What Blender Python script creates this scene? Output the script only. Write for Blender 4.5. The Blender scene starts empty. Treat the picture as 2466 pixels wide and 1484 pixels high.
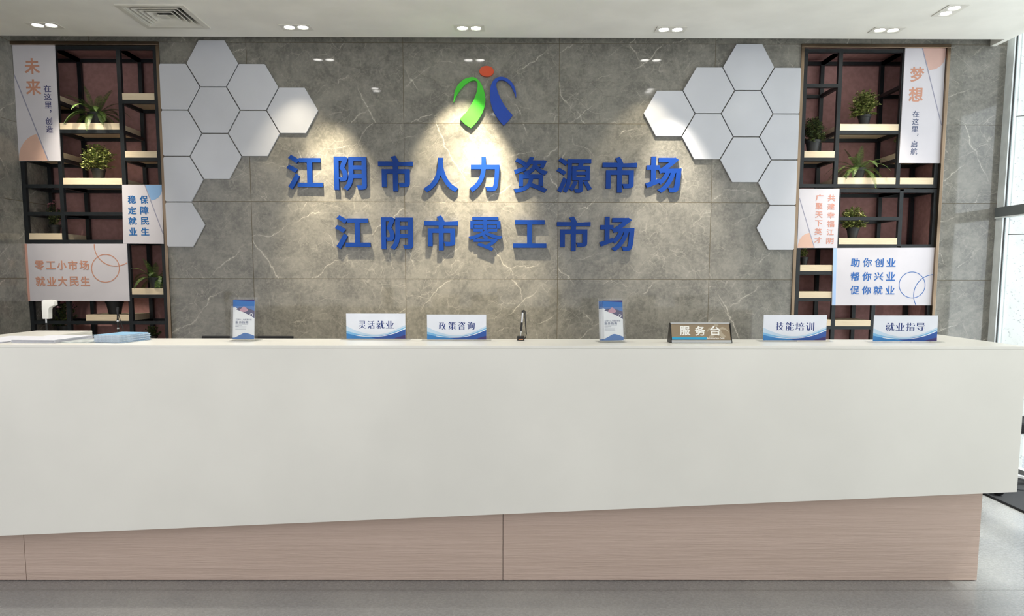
import bpy, bmesh, math, random
import numpy as np
from mathutils import Vector, Matrix
random.seed(7)
SC = bpy.context.scene
COL = SC.collection

# ------------------------------------------------------------------ camera
PITCH, YAW, ROLL = math.radians(5.831), math.radians(-0.269), math.radians(0.12)
CAM = np.array([0.214, -5.877, 1.5]); FPX = 1780.0; CX, CY = 1233.0, 851.45
def cam_axes():
    cp, sp, cy, sy, cr, sr = math.cos(PITCH), math.sin(PITCH), math.cos(YAW), math.sin(YAW), math.cos(ROLL), math.sin(ROLL)
    f = np.array([-sy*cp, cy*cp, -sp]); rt = np.array([cy, sy, 0.0]); up = np.cross(rt, f)
    return cr*rt + sr*up, cr*up - sr*rt, f
AXR, AXU, AXF = cam_axes()
cam = bpy.data.cameras.new('camera'); camo = bpy.data.objects.new('camera', cam); COL.objects.link(camo)
cam.sensor_fit = 'HORIZONTAL'; cam.sensor_width = 36.0; cam.lens = 36.0*FPX/2466.0
cam.shift_x = 0.0; cam.shift_y = (CY - 742.0)/2466.0; cam.clip_start = 0.05; cam.clip_end = 300
camo.matrix_world = Matrix(((AXR[0], AXU[0], -AXF[0], CAM[0]), (AXR[1], AXU[1], -AXF[1], CAM[1]), (AXR[2], AXU[2], -AXF[2], CAM[2]), (0, 0, 0, 1)))
SC.camera = camo
def at(u, v, x=None, y=None, z=None):
    "the point of a real plane (x=, y= or z=) that is seen at photo pixel u, v"
    d = AXF + AXR*(u - CX)/FPX - AXU*(v - CY)/FPX
    t = (x-CAM[0])/d[0] if x is not None else (y-CAM[1])/d[1] if y is not None else (z-CAM[2])/d[2]
    return Vector(CAM + d*t)

# ------------------------------------------------------------------ world, sun, exposure
SC.view_settings.view_transform = 'Standard'; SC.view_settings.look = 'None'
SC.view_settings.gamma = 1.0; SC.view_settings.use_curve_mapping = False
SC.view_settings.exposure = 0.73
SC.cycles.use_denoising = True
SC.cycles.max_bounces = 8; SC.cycles.caustics_reflective = False; SC.cycles.caustics_refractive = False
SC.cycles.sample_clamp_indirect = 6.0
world = bpy.data.worlds.new('sky'); SC.world = world; world.use_nodes = True
bg = world.node_tree.nodes['Background']
bg.inputs[0].default_value = (0.975, 0.965, 0.975, 1); bg.inputs[1].default_value = 0.80
sun = bpy.data.lights.new('sun', 'SUN'); sun.energy = 3.8; sun.angle = math.radians(6.0); sun.color = (1.0, 0.96, 0.9)
suno = bpy.data.objects.new('sun', sun); COL.objects.link(suno); suno.location = (8, -2, 9)
suno.rotation_euler = Vector((-0.40, 0.06, -0.90)).to_track_quat('-Z', 'Y').to_euler()
# daylight of the glass front, coming in from the right-hand facade
dl = bpy.data.lights.new('facade_daylight', 'AREA'); dl.shape = 'RECTANGLE'; dl.size = 2.9; dl.size_y = 1.8; dl.energy = 24; dl.color = (0.88, 0.92, 1.0)
dlo = bpy.data.objects.new('facade_daylight', dl); COL.objects.link(dlo); dlo.location = (5.0, -1.35, 1.75); dlo.rotation_euler = (0, math.radians(90), 0)

# ------------------------------------------------------------------ node helpers and materials
def mat_new(name):
    m = bpy.data.materials.new(name); m.use_nodes = True
    return m, m.node_tree, m.node_tree.nodes['Principled BSDF']
def setin(nt, sock, v):
    if hasattr(v, 'is_output') or isinstance(v, bpy.types.NodeSocket): nt.links.new(v, sock)
    else: sock.default_value = v
def M_(nt, op, a, b=None, c=None):
    n = nt.nodes.new('ShaderNodeMath'); n.operation = op
    for i, v in enumerate((a, b, c)):
        if v is not None: setin(nt, n.inputs[i], v)
    return n.outputs[0]
def VM(nt, op, a, b=None):
    n = nt.nodes.new('ShaderNodeVectorMath'); n.operation = op
    setin(nt, n.inputs[0], a)
    if b is not None: setin(nt, n.inputs['Scale'] if op == 'SCALE' else n.inputs[1], b)
    return n.outputs[0]
def noise(nt, vec, scale, detail=2, rough=0.5, color=False):
    n = nt.nodes.new('ShaderNodeTexNoise'); setin(nt, n.inputs['Vector'], vec)
    n.inputs['Scale'].default_value = scale; n.inputs['Detail'].default_value = detail; n.inputs['Roughness'].default_value = rough
    return n.outputs['Color' if color else 'Fac']
def vor(nt, vec, scale, rnd=1.0):
    n = nt.nodes.new('ShaderNodeTexVoronoi'); n.feature = 'DISTANCE_TO_EDGE'; setin(nt, n.inputs['Vector'], vec)
    n.inputs['Scale'].default_value = scale; n.inputs['Randomness'].default_value = rnd
    return n.outputs['Distance']
def mapr(nt, v, a, b, c=0.0, d=1.0, smooth=True):
    n = nt.nodes.new('ShaderNodeMapRange'); n.interpolation_type = 'SMOOTHSTEP' if smooth else 'LINEAR'
    setin(nt, n.inputs[0], v)
    for i, q in enumerate((a, b, c, d)): n.inputs[1+i].default_value = q
    return n.outputs[0]
def mixc(nt, f, a, b):
    n = nt.nodes.new('ShaderNodeMix'); n.data_type = 'RGBA'
    setin(nt, n.inputs[0], f); setin(nt, n.inputs[6], a); setin(nt, n.inputs[7], b)
    return n.outputs[2]
def comb(nt, x, y, z):
    n = nt.nodes.new('ShaderNodeCombineXYZ')
    for i, v in enumerate((x, y, z)): setin(nt, n.inputs[i], v)
    return n.outputs[0]
def coords(nt, kind='Object'):
    t = nt.nodes.new('ShaderNodeTexCoord'); s = nt.nodes.new('ShaderNodeSeparateXYZ')
    nt.links.new(t.outputs[kind], s.inputs[0])
    return t.outputs[kind], s.outputs[0], s.outputs[1], s.outputs[2]
def bump(nt, b, h, strength=0.2, dist=0.002):
    n = nt.nodes.new('ShaderNodeBump'); n.inputs['Strength'].default_value = strength; n.inputs['Distance'].default_value = dist
    nt.links.new(h, n.inputs['Height']); nt.links.new(n.outputs[0], b.inputs['Normal'])
def S(r, g, b):
    "sRGB 0-255 to linear"
    f = lambda c: (c/255/12.92) if c <= 10 else ((c/255+0.055)/1.055)**2.4
    return (f(r), f(g), f(b), 1.0)
MATS = {}
def plain(name, col, rough=0.5, metal=0.0, spec=0.5, var=0.0, scale=8.0, coat=0.0):
    "an even material with a faint procedural unevenness"
    if name in MATS: return MATS[name]
    m, nt, b = mat_new(name); b.inputs['Roughness'].default_value = rough; b.inputs['Metallic'].default_value = metal
    b.inputs['Specular IOR Level'].default_value = spec; b.inputs['Coat Weight'].default_value = coat; b.inputs['Coat Roughness'].default_value = 0.08
    v = coords(nt)[0]; n = noise(nt, v, scale, 3)
    k = 0.04 + var
    lo = tuple(c*(1-k) for c in col[:3]) + (1,); hi = tuple(min(1, c*(1+k)) for c in col[:3]) + (1,)
    nt.links.new(mixc(nt, mapr(nt, n, 0.3, 0.7), lo, hi), b.inputs['Base Color'])
    MATS[name] = m
    return m
def marble(name, axis):
    m, nt, b = mat_new(name)
    v, x, y, z = coords(nt)
    h = x if axis == 'x' else y
    tx = M_(nt, 'DIVIDE', M_(nt, 'ADD', h, 1.8), 1.2); tz = M_(nt, 'DIVIDE', M_(nt, 'SUBTRACT', z, 1.49), 0.6)
    fi, fj = M_(nt, 'FLOOR', tx), M_(nt, 'FLOOR', tz)
    off = comb(nt, M_(nt, 'MULTIPLY', fi, 7.31), M_(nt, 'ADD', M_(nt, 'MULTIPLY', fi, 2.7), M_(nt, 'MULTIPLY', fj, 5.17)), M_(nt, 'MULTIPLY', fj, 3.93))
    p = VM(nt, 'ADD', comb(nt, h, 0.0, z), off)
    w1 = VM(nt, 'SCALE', VM(nt, 'SUBTRACT', noise(nt, p, 1.3, 3, 0.5, True), (0.5, 0.5, 0.5)), 0.50)
    pv = VM(nt, 'ADD', p, w1)
    w2 = VM(nt, 'SCALE', VM(nt, 'SUBTRACT', noise(nt, p, 12.0, 4, 0.6, True), (0.5, 0.5, 0.5)), 0.035)
    pw = VM(nt, 'ADD', pv, w2)
    def shear(q, kx, kz):
        sp = nt.nodes.new('ShaderNodeSeparateXYZ'); nt.links.new(q, sp.inputs[0])
        return comb(nt, M_(nt, 'ADD', M_(nt, 'MULTIPLY', sp.outputs[0], kx), M_(nt, 'MULTIPLY', sp.outputs[2], kz)), sp.outputs[1], sp.outputs[2])
    # long pale veins running aslant: thin crests of two bent line families, broken up by masks
    w3 = VM(nt, 'SCALE', VM(nt, 'SUBTRACT', noise(nt, p, 2.4, 5, 0.6, True), (0.5, 0.5, 0.5)), 0.26)
    sq = nt.nodes.new('ShaderNodeSeparateXYZ'); nt.links.new(VM(nt, 'ADD', p, w3), sq.inputs[0])
    def family(ca, sa, per, wid, ofs, lo, hi):
        t = M_(nt, 'ADD', M_(nt, 'ADD', M_(nt, 'MULTIPLY', sq.outputs[0], ca), M_(nt, 'MULTIPLY', sq.outputs[2], sa)), ofs)
        d = M_(nt, 'PINGPONG', M_(nt, 'DIVIDE', t, per), 0.5)
        m = mapr(nt, noise(nt, VM(nt, 'ADD', p, (ofs*9, 3.0, ofs*5)), 2.8, 3), lo, hi)
        return M_(nt, 'MULTIPLY', M_(nt, 'ADD', mapr(nt, d, 0.0, wid, 0.55, 0), mapr(nt, d, 0.0, wid*4, 0.16, 0)), m)
    vein1 = M_(nt, 'ADD', family(0.62, -0.78, 0.46, 0.0062, 0.13, 0.48, 0.64), family(0.88, 0.47, 0.62, 0.0055, 0.71, 0.50, 0.66))
    glow1 = family(0.30, -0.95, 0.38, 0.006, 0.37, 0.54, 0.68)
    d2 = vor(nt, shear(VM(nt, 'ADD', pw, (3.1, 1.7, 9.2)), 1.0, 0.8), 3.6)
    mask2 = mapr(nt, noise(nt, VM(nt, 'ADD', p, (5.0, 5.0, 5.0)), 4.5, 3), 0.50, 0.68)
    vein2 = M_(nt, 'MULTIPLY', mapr(nt, d2, 0.0, 0.009, 0.34, 0), mask2)
    d3 = vor(nt, shear(VM(nt, 'ADD', pw, (8.1, 4.7, 2.2)), 1.0, -0.6), 13.0)
    mask3 = mapr(nt, noise(nt, VM(nt, 'ADD', p, (1.0, 9.0, 2.0)), 6.0, 3), 0.46, 0.66)
    vein3 = M_(nt, 'MULTIPLY', mapr(nt, d3, 0.0, 0.040, 0.20, 0), mask3)
    d4 = vor(nt, VM(nt, 'ADD', pw, (2.1, 14.7, 6.2)), 2.1)
    crack = M_(nt, 'MULTIPLY', mapr(nt, d4, 0.0, 0.005, 0.40, 0), mapr(nt, noise(nt, VM(nt, 'ADD', p, (7.0, 2.0, 4.0)), 3.0, 2), 0.53, 0.6))
    mott = mapr(nt, noise(nt, pw, 6.0, 9, 0.74), 0.36, 0.66)
    fine = noise(nt, p, 42.0, 6, 0.68)
    base = mixc(nt, mott, S(106, 105, 100), S(136, 134, 127))
    base = mixc(nt, mapr(nt, fine, 0.42, 0.66, 0, 0.40), base, S(152, 149, 140))
    allv = M_(nt, 'MINIMUM', M_(nt, 'ADD', M_(nt, 'ADD', vein1, glow1), M_(nt, 'ADD', vein2, vein3)), 0.85)
    c = mixc(nt, allv, base, S(212, 207, 194))
    c = mixc(nt, crack, c, S(84, 80, 70))
    gx = M_(nt, 'MULTIPLY', M_(nt, 'PINGPONG', tx, 0.5), 1.2); gz = M_(nt, 'MULTIPLY', M_(nt, 'PINGPONG', tz, 0.5), 0.6)
    g = gz if axis == 'y' else M_(nt, 'MINIMUM', gx, gz)
    grout = M_(nt, 'LESS_THAN', g, 0.0020)
    c = mixc(nt, grout, c, S(88, 80, 62))
    nt.links.new(c, b.inputs['Base Color'])
    nt.links.new(M_(nt, 'ADD', mapr(nt, mott, 0, 1, 0.045, 0.075), M_(nt, 'MULTIPLY', grout, 0.6)), b.inputs['Roughness'])
    bump(nt, b, M_(nt, 'SUBTRACT', 1.0, grout), 0.5, 0.002)
    return m
MARX, MARY = marble('grey_marble_tile', 'x'), marble('grey_marble_tile_side', 'y')
def wood(name, c1, c2, sc=(3, 40, 40), rough=0.55, bs=0.0, axis='x'):
    m, nt, b = mat_new(name); v = coords(nt)[0]
    p = VM(nt, 'MULTIPLY', v, sc)
    n = noise(nt, p, 3.0, 6, 0.6); f = noise(nt, VM(nt, 'MULTIPLY', v, tuple(3*s for s in sc)), 4.0, 3, 0.6)
    t = M_(nt, 'ADD', M_(nt, 'MULTIPLY', mapr(nt, n, 0.3, 0.7), 0.6), M_(nt, 'MULTIPLY', f, 0.4))
    nt.links.new(mixc(nt, t, c1, c2), b.inputs['Base Color']); b.inputs['Roughness'].default_value = rough
    if bs: bump(nt, b, t, bs, 0.004)
    return m
BOARD = wood('pale_birch_wood', S(216, 197, 166), S(234, 218, 190), (2, 30, 60))
PINKWOOD = wood('pinkish_wood_laminate', S(197, 175, 161), S(206, 184, 171), (0.5, 14, 16), 0.5, 0.7)
WHITE = plain('white_solid_surface', S(232, 231, 224), 0.30, var=0.0, scale=1.5)
PAINT = plain('white_ceiling_paint', S(236, 235, 229), 0.9, spec=0.2, scale=3)
MAUVE = plain('mauve_wall_paint', S(172, 131, 128), 0.75, spec=0.25, var=0.05, scale=30)
BLACKM = plain('black_painted_steel', S(22, 27, 31), 0.42, 0.0, 0.45, 0.2, 20)
BRASS = plain('brushed_bronze_trim', S(150, 131, 111), 0.28, 1.0, var=0.15, scale=3)
BLACKP = plain('black_plastic', S(20, 20, 21), 0.45)
GREYM = plain('grey_aluminium', S(132, 138, 140), 0.45, 0.6)
SILVER = plain('brushed_silver', S(205, 207, 210), 0.3, 0.9)
WHITEAL = plain('white_aluminium', S(226, 232, 233), 0.4, scale=12, var=0.03)
ACRYL_W = plain('white_gloss_acrylic', S(200, 203, 211), 0.16, spec=0.6, scale=2)
BLUEL = plain('blue_letter_paint', S(2, 54, 134), 0.5, spec=0.25)
GREENL = plain('green_letter_paint', S(60, 190, 42), 0.4)
BLUE2 = plain('blue_emblem_paint', S(12, 66, 168), 0.4)
REDL = plain('orange_red_emblem_paint', S(196, 70, 28), 0.4)
PVC = plain('white_sign_board', S(214, 211, 218), 0.32, spec=0.4, scale=3)
POT = plain('black_pot_plastic', S(36, 38, 39), 0.55)
SOIL = plain('potting_soil', S(52, 42, 34), 0.95, var=0.4, scale=90)
STEM = plain('plant_stem', S(92, 92, 54), 0.7)
def leafmat(name, a, b_, c):
    m, nt, b = mat_new(name)
    g = nt.nodes.new('ShaderNodeNewGeometry'); r = g.outputs['Random Per Island']
    col = mixc(nt, mapr(nt, r, 0.55, 1.0), mixc(nt, mapr(nt, r, 0.0, 0.6), a, b_), c)
    nt.links.new(col, b.inputs['Base Color']); b.inputs['Roughness'].default_value = 0.5
    return m
LEAF_Y = leafmat('yellow_green_leaf', S(78, 92, 42), S(130, 142, 72), S(204, 204, 132))
LEAF_D = leafmat('dark_green_leaf', S(34, 46, 26), S(58, 74, 40), S(120, 132, 76))
LEAF_F = leafmat('fern_leaf', S(44, 64, 28), S(66, 92, 38), S(120, 146, 66))
LEAF_P = leafmat('pink_flower', S(150, 88, 100), S(176, 118, 128), S(200, 160, 160))
def glassy(name, tint, rough=0.0, ior=1.49, alpha=0.80):
    "clear acrylic: mostly see-through with fresnel gloss"
    m, nt, b = mat_new(name); nt.nodes.remove(b); out = nt.nodes['Material Output']
    tr = nt.nodes.new('ShaderNodeBsdfTransparent'); tr.inputs[0].default_value = tint
    gl = nt.nodes.new('ShaderNodeBsdfGlossy'); gl.inputs['Roughness'].default_value = 0.04
    lw = nt.nodes.new('ShaderNodeLayerWeight'); lw.inputs[0].default_value = 0.5
    fr = M_(nt, 'ADD', 0.035*(ior/1.49), M_(nt, 'MULTIPLY', M_(nt, 'POWER', lw.outputs['Facing'], 5.0), 0.55))
    mx = nt.nodes.new('ShaderNodeMixShader')
    v = coords(nt)[0]; sm = M_(nt, 'ADD', fr, mapr(nt, noise(nt, v, 12, 2), 0.5, 0.8, 0.0, 0.03))
    nt.links.new(sm, mx.inputs[0]); nt.links.new(tr.outputs[0], mx.inputs[1]); nt.links.new(gl.outputs[0], mx.inputs[2]); nt.links.new(mx.outputs[0], out.inputs[0])
    return m
ACRYL = glassy('clear_acrylic', (0.972, 0.978, 0.978, 1)); GLASS = glassy('window_glass', (0.95, 0.98, 0.98, 1), ior=1.4)
def emis(name, col, s):
    m, nt, b = mat_new(name); b.inputs['Base Color'].default_value = (0.8, 0.8, 0.8, 1)
    v = coords(nt)[0]; n = mapr(nt, noise(nt, v, 60, 2), 0.2, 0.8, s*0.92, s)
    b.inputs['Emission Color'].default_value = col; nt.links.new(n, b.inputs['Emission Strength'])
    return m
LAMP_E = emis('lit_lamp_lens', (1.0, 0.97, 0.9, 1), 14.0)
def floor_mat():
    m, nt, b = mat_new('grey_stone_floor'); v, x, y, z = coords(nt)
    n = noise(nt, v, 60, 5, 0.7); l = noise(nt, v, 1.6, 3)
    c = mixc(nt, mapr(nt, n, 0.3, 0.72), S(134, 135, 136), S(147, 148, 149))
    c = mixc(nt, mapr(nt, l, 0.35, 0.7, 0, 0.5), c, S(166, 166, 163))
    ty = M_(nt, 'DIVIDE', M_(nt, 'ADD', y, 2.44), 2.4)
    j = M_(nt, 'LESS_THAN', M_(nt, 'MULTIPLY', M_(nt, 'PINGPONG', ty, 0.5), 2.4), 0.0016)
    nt.links.new(mixc(nt, j, c, S(78, 78, 74)), b.inputs['Base Color'])
    nt.links.new(mapr(nt, n, 0.3, 0.7, 0.20, 0.34), b.inputs['Roughness'])
    return m
FLOOR = floor_mat()
def granite():
    m, nt, b = mat_new('white_speckled_granite'); v = coords(nt)[0]
    n = noise(nt, v, 55, 3, 0.7)
    nt.links.new(mixc(nt, mapr(nt, n, 0.30, 0.40), S(176, 182, 188), S(250, 250, 248)), b.inputs['Base Color']); b.inputs['Roughness'].default_value = 0.6
    return m
GRANITE = granite()

# ------------------------------------------------------------------ mesh helpers
class MB:
    "collects shapes for ONE mesh object"
    def __init__(s): s.v = []; s.f = []; s.mi = []; s.cur = 0
    def add(s, vs, fs):
        k = len(s.v); s.v += [tuple(p) for p in vs]
        s.f += [tuple(i+k for i in f) for f in fs]; s.mi += [s.cur]*len(fs); return s
    def box(s, x0, x1, y0, y1, z0, z1):
        if x0 > x1: x0, x1 = x1, x0
        if y0 > y1: y0, y1 = y1, y0
        if z0 > z1: z0, z1 = z1, z0
        return s.add([(x0,y0,z0),(x1,y0,z0),(x1,y1,z0),(x0,y1,z0),(x0,y0,z1),(x1,y0,z1),(x1,y1,z1),(x0,y1,z1)],
                     [(0,3,2,1),(4,5,6,7),(0,1,5,4),(1,2,6,5),(2,3,7,6),(3,0,4,7)])
    def prism(s, poly, a, b, fn):
        "poly: 2-D outline; fn(u, v, w) -> 3-D; extruded from w=a to w=b"
        n = len(poly)
        return s.add([fn(u, v, a) for u, v in poly] + [fn(u, v, b) for u, v in poly],
                     [tuple(range(n-1, -1, -1)), tuple(range(n, 2*n))] + [(i, (i+1) % n, n+(i+1) % n, n+i) for i in range(n)])
    def lathe(s, prof, n=24, c=(0, 0, 0), cap=True):
        vs = [(c[0]+r*math.cos(2*math.pi*k/n), c[1]+r*math.sin(2*math.pi*k/n), c[2]+z) for r, z in prof for k in range(n)]
        fs = [(i*n+k, i*n+(k+1) % n, (i+1)*n+(k+1) % n, (i+1)*n+k) for i in range(len(prof)-1) for k in range(n)]
        if cap: fs += [tuple(range(n-1, -1, -1)), tuple(range((len(prof)-1)*n, len(prof)*n))]
        return s.add(vs, fs)
    def tube(s, path, r, n=8):
        path = [Vector(p) for p in path]; rs = r if isinstance(r, (list, tuple)) else [r]*len(path); vs = []
        for i, p in enumerate(path):
            t = (path[min(i+1, len(path)-1)] - path[max(i-1, 0)]).normalized()
            a = t.cross(Vector((0, 0, 1)))
            if a.length < 0.05: a = t.cross(Vector((1, 0, 0)))
            a.normalize(); b = t.cross(a)
            vs += [p + rs[i]*(a*math.cos(2*math.pi*k/n) + b*math.sin(2*math.pi*k/n)) for k in range(n)]
        fs = [(i*n+k, i*n+(k+1) % n, (i+1)*n+(k+1) % n, (i+1)*n+k) for i in range(len(path)-1) for k in range(n)]
        return s.add(vs, fs + [tuple(range(n-1, -1, -1)), tuple(range((len(path)-1)*n, len(path)*n))])
    def build(s, name, mat, parent=None, bevel=0.0, smooth=False, local=False, kind=None, segs=2):
        bm = bmesh.new(); o = Vector((0, 0, 0)) if local or parent is None else ROOT.get(parent.name, Vector((0, 0, 0)))
        vv = [bm.verts.new(Vector(p) - o) for p in s.v]
        for f, mi in zip(s.f, s.mi):
            try: q = bm.faces.new([vv[i] for i in f]); q.material_index = mi
            except ValueError: pass
        bmesh.ops.recalc_face_normals(bm, faces=bm.faces)
        if bevel: bmesh.ops.bevel(bm, geom=[e for e in bm.edges if len(e.link_faces) == 2 and e.calc_face_angle(0) > 0.5], offset=bevel, segments=segs, profile=0.7, affect='EDGES')
        me = bpy.data.meshes.new(name); bm.to_mesh(me); bm.free()
        for m in (mat if isinstance(mat, (list, tuple)) else [mat]): me.materials.append(m)
        if smooth:
            for p in me.polygons: p.use_smooth = True
            try: me.set_sharp_from_angle(angle=math.radians(40))
            except Exception: pass
        ob = bpy.data.objects.new(name, me); COL.objects.link(ob)
        if parent is not None: ob.parent = parent; ROOT[ob.name] = o if not local else Vector((0, 0, 0))
        if kind: ob['kind'] = kind
        return ob
ROOT = {}
def tag(o, label, cat, group=None):
    o['label'] = label; o['category'] = cat
    if group: o['group'] = group
    return o
def thing(name, label, cat, loc=(0, 0, 0), rz=0.0, group=None):
    o = bpy.data.objects.new(name, None); COL.objects.link(o); o.location = loc; o.rotation_euler = (0, 0, rz); o.empty_display_size = 0.05
    ROOT[o.name] = Vector(loc)
    return tag(o, label, cat, group)
def dup(root, loc, rz, label, group=None, scale=1.0):
    r = root.copy(); COL.objects.link(r); r.location = loc; r.rotation_euler = (0, 0, rz); r['label'] = label; r.scale = (scale,)*3
    if group: r['group'] = group
    elif 'group' in r: del r['group']
    for ch in list(root.children):
        c = ch.copy(); COL.objects.link(c); c.parent = r
        for g in list(ch.children):
            d = g.copy(); COL.objects.link(d); d.parent = c
    return r

# ------------------------------------------------------------------ lettering (outlines taken from Blender's own built-in font)
_GL = {}
def _loops(ch):
    "outline loops of a character, interior on the left"
    cu = bpy.data.curves.new('t', 'FONT'); cu.body = ch; cu.resolution_u = 6; cu.fill_mode = 'NONE'
    o = bpy.data.objects.new('t', cu); COL.objects.link(o)
    me = bpy.data.meshes.new_from_object(o.evaluated_get(bpy.context.evaluated_depsgraph_get()))
    co = np.array([v.co[:2] for v in me.vertices]); nxt = {}
    for e in me.edges: nxt.setdefault(e.vertices[0], []).append(e.vertices[1]); nxt.setdefault(e.vertices[1], []).append(e.vertices[0])
    bpy.data.objects.remove(o); bpy.data.curves.remove(cu); bpy.data.meshes.remove(me)
    loops, seen = [], set()
    for s0 in range(len(co)):
        if s0 in seen or s0 not in nxt: continue
        lp = [s0]; seen.add(s0); cur = (s0+1) if s0+1 in nxt[s0] else nxt[s0][0]
        while cur not in seen:
            lp.append(cur); seen.add(cur); c2 = [q for q in nxt[cur] if q not in seen]
            if not c2: break
            cur = c2[0]
        if len(lp) > 2: loops.append(co[lp])
    ar = [0.5*np.sum(p[:, 0]*np.roll(p[:, 1], -1)-np.roll(p[:, 0], -1)*p[:, 1]) for p in loops]
    big = int(np.argmax(np.abs(ar)))
    return [p[::-1] for p in loops] if ar[big] < 0 else loops
def _raster(ch, N, bx, by):
    loops = _loops(ch); allp = np.vstack(loops); lo, hi = allp.min(0), allp.max(0); em = 0.92*max(1e-6, 1.0)
    em = 1.0 if max(hi-lo) > 0.5 else max(hi-lo)/0.92
    off = []
    for p in loops:
        keep = np.hypot(*(p-np.roll(p, 1, 0)).T) > 1e-4; p = p[keep]
        e = np.roll(p, -1, 0)-p; e /= np.hypot(e[:, 0], e[:, 1])[:, None]
        n = np.column_stack([e[:, 1], -e[:, 0]]); n0 = np.roll(n, 1, 0)
        m = (n+n0)/np.maximum(1+(n*n0).sum(1), 0.32)[:, None]
        off.append(p + m*np.array([bx, by])*em)
    lo = lo-0.08*em; hi = hi+0.08*em; k = N/max(hi-lo)
    W, H = int((hi[0]-lo[0])*k)+2, int((hi[1]-lo[1])*k)+2
    A = np.vstack([(p-lo)*k for p in off]); B = np.vstack([(np.roll(p, -1, 0)-lo)*k for p in off])
    SS = 3; g = np.zeros((H, W)); xs = (np.arange(W*SS)+0.5)/SS
    for r in range(H*SS):
        y = (r+0.5)/SS; up = (A[:, 1] <= y) & (B[:, 1] > y); dn = (B[:, 1] <= y) & (A[:, 1] > y); sel = up | dn
        if not sel.any(): continue
        a_, b_ = A[sel], B[sel]; x = a_[:, 0]+(y-a_[:, 1])/(b_[:, 1]-a_[:, 1])*(b_[:, 0]-a_[:, 0]); w = np.where(up[sel], -1, 1)
        o = np.argsort(x); x, w = x[o], np.cumsum(w[o])
        i = np.searchsorted(x, xs)-1
        g[r//SS] += ((i >= 0) & (w[np.maximum(i, 0)] > 0)).reshape(W, SS).sum(1)
    return g/SS/SS
def _rdp(p, eps):
    if len(p) < 3: return p
    a, b = p[0], p[-1]; d = b-a; L = math.hypot(*d)
    dist = np.abs(d[0]*(p[:, 1]-a[1]) - d[1]*(p[:, 0]-a[0]))/L if L > 1e-9 else np.hypot(p[:, 0]-a[0], p[:, 1]-a[1])
    i = int(dist.argmax())
    if dist[i] <= eps: return np.array([a, b])
    return np.vstack([_rdp(p[:i+1], eps)[:-1], _rdp(p[i:], eps)])
def glyph(ch, bx, by, N=150):
    "closed outlines of a character inside the unit square, strokes thickened by bx, by (of the em)"
    key = (ch, bx, by, N)
    if key in _GL: return _GL[key]
    g = np.pad(_raster(ch, N, bx, by), 2)
    T = 0.5; b = g > T; seg = {}
    c = b[:-1, :-1]*1 + b[:-1, 1:]*2 + b[1:, 1:]*4 + b[1:, :-1]*8
    tab = {1: [(3, 0)], 2: [(0, 1)], 3: [(3, 1)], 4: [(1, 2)], 5: [(3, 0), (1, 2)], 6: [(0, 2)], 7: [(3, 2)], 8: [(2, 3)], 9: [(2, 0)], 10: [(0, 1), (2, 3)], 11: [(2, 1)], 12: [(1, 3)], 13: [(1, 0)], 14: [(0, 3)]}
    def key_(e, y, x): return ('h', y, x) if e == 0 else ('v', y, x+1) if e == 1 else ('h', y+1, x) if e == 2 else ('v', y, x)
    def pos(k):
        t, y, x = k
        if t == 'h': a, q = g[y, x], g[y, x+1]; return (x + (T-a)/(q-a), y)
        a, q = g[y, x], g[y+1, x]; return (x, y + (T-a)/(q-a))
    for y, x in zip(*np.nonzero((c > 0) & (c < 15))):
        for e1, e2 in tab[int(c[y, x])]: seg[key_(e1, y, x)] = key_(e2, y, x)
    outs = []
    while seg:
        k0, k = next(iter(seg.items())); del seg[k0]; loop = [k0]
        while k != k0 and k in seg: loop.append(k); k = seg.pop(k)
        if len(loop) < 6: continue
        P = np.array([pos(q) for q in loop]); i = len(P)//2
        far = int(np.hypot(*(P-P[0]).T).argmax())
        A = _rdp(np.vstack([P[:far+1]]), 0.22); B = _rdp(np.vstack([P[far:], P[:1]]), 0.22)
        outs.append(np.vstack([A[:-1], B[:-1]]))
    allp = np.vstack(outs); lo, hi = allp.min(0), allp.max(0)
    outs = [(p-lo)/(hi-lo) for p in outs]; _GL[key] = outs
    return outs
def fill(contours, depth):
    "filled, extruded flat shapes -> verts, faces in (u, v, w)"
    cu = bpy.data.curves.new('f', 'CURVE'); cu.dimensions = '2D'; cu.fill_mode = 'BOTH'; cu.extrude = depth/2
    for p in contours:
        sp = cu.splines.new('POLY'); sp.points.add(len(p)-1); sp.use_cyclic_u = True
        sp.points.foreach_set('co', np.hstack([np.asarray(p, float), np.zeros((len(p), 1)), np.ones((len(p), 1))]).ravel())
    o = bpy.data.objects.new('f', cu); COL.objects.link(o)
    me = bpy.data.meshes.new_from_object(o.evaluated_get(bpy.context.evaluated_depsgraph_get()))
    v = [tuple(q.co) for q in me.vertices]; f = [tuple(q.vertices) for q in me.polygons]
    bpy.data.objects.remove(o); bpy.data.curves.remove(cu); bpy.data.meshes.remove(me)
    return v, f
def wall_rect(u0, v0, u1, v1, y):
    "photo rectangle -> x0, x1, z0, z1 on the upright plane y (left and right edges averaged)"
    um, vm = (u0+u1)/2, (v0+v1)/2
    return at(u0, vm, y=y).x, at(u1, vm, y=y).x, at(um, v1, y=y).z, at(um, v0, y=y).z
def text_on_plane(mb, ch, px, y, bx, by, depth, N=150, yb=None):
    x0, x1, z0, z1 = wall_rect(*px, y)
    cs = [np.column_stack([x0 + p[:, 0]*(x1-x0), z0 + p[:, 1]*(z1-z0)]) for p in glyph(ch, bx, by, N)]
    v, f = fill(cs, depth)
    mb.add([(a, y + depth/2 - w, b) for a, b, w in v], f)
def circ(cx, cy, r, n=40, a0=0.0, a1=2*math.pi, ry=None):
    ry = ry or r
    return [(cx + r*math.cos(a0+(a1-a0)*k/n), cy + ry*math.sin(a0+(a1-a0)*k/n)) for k in range(n + (0 if abs(a1-a0-2*math.pi) < 1e-6 else 1))]

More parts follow.
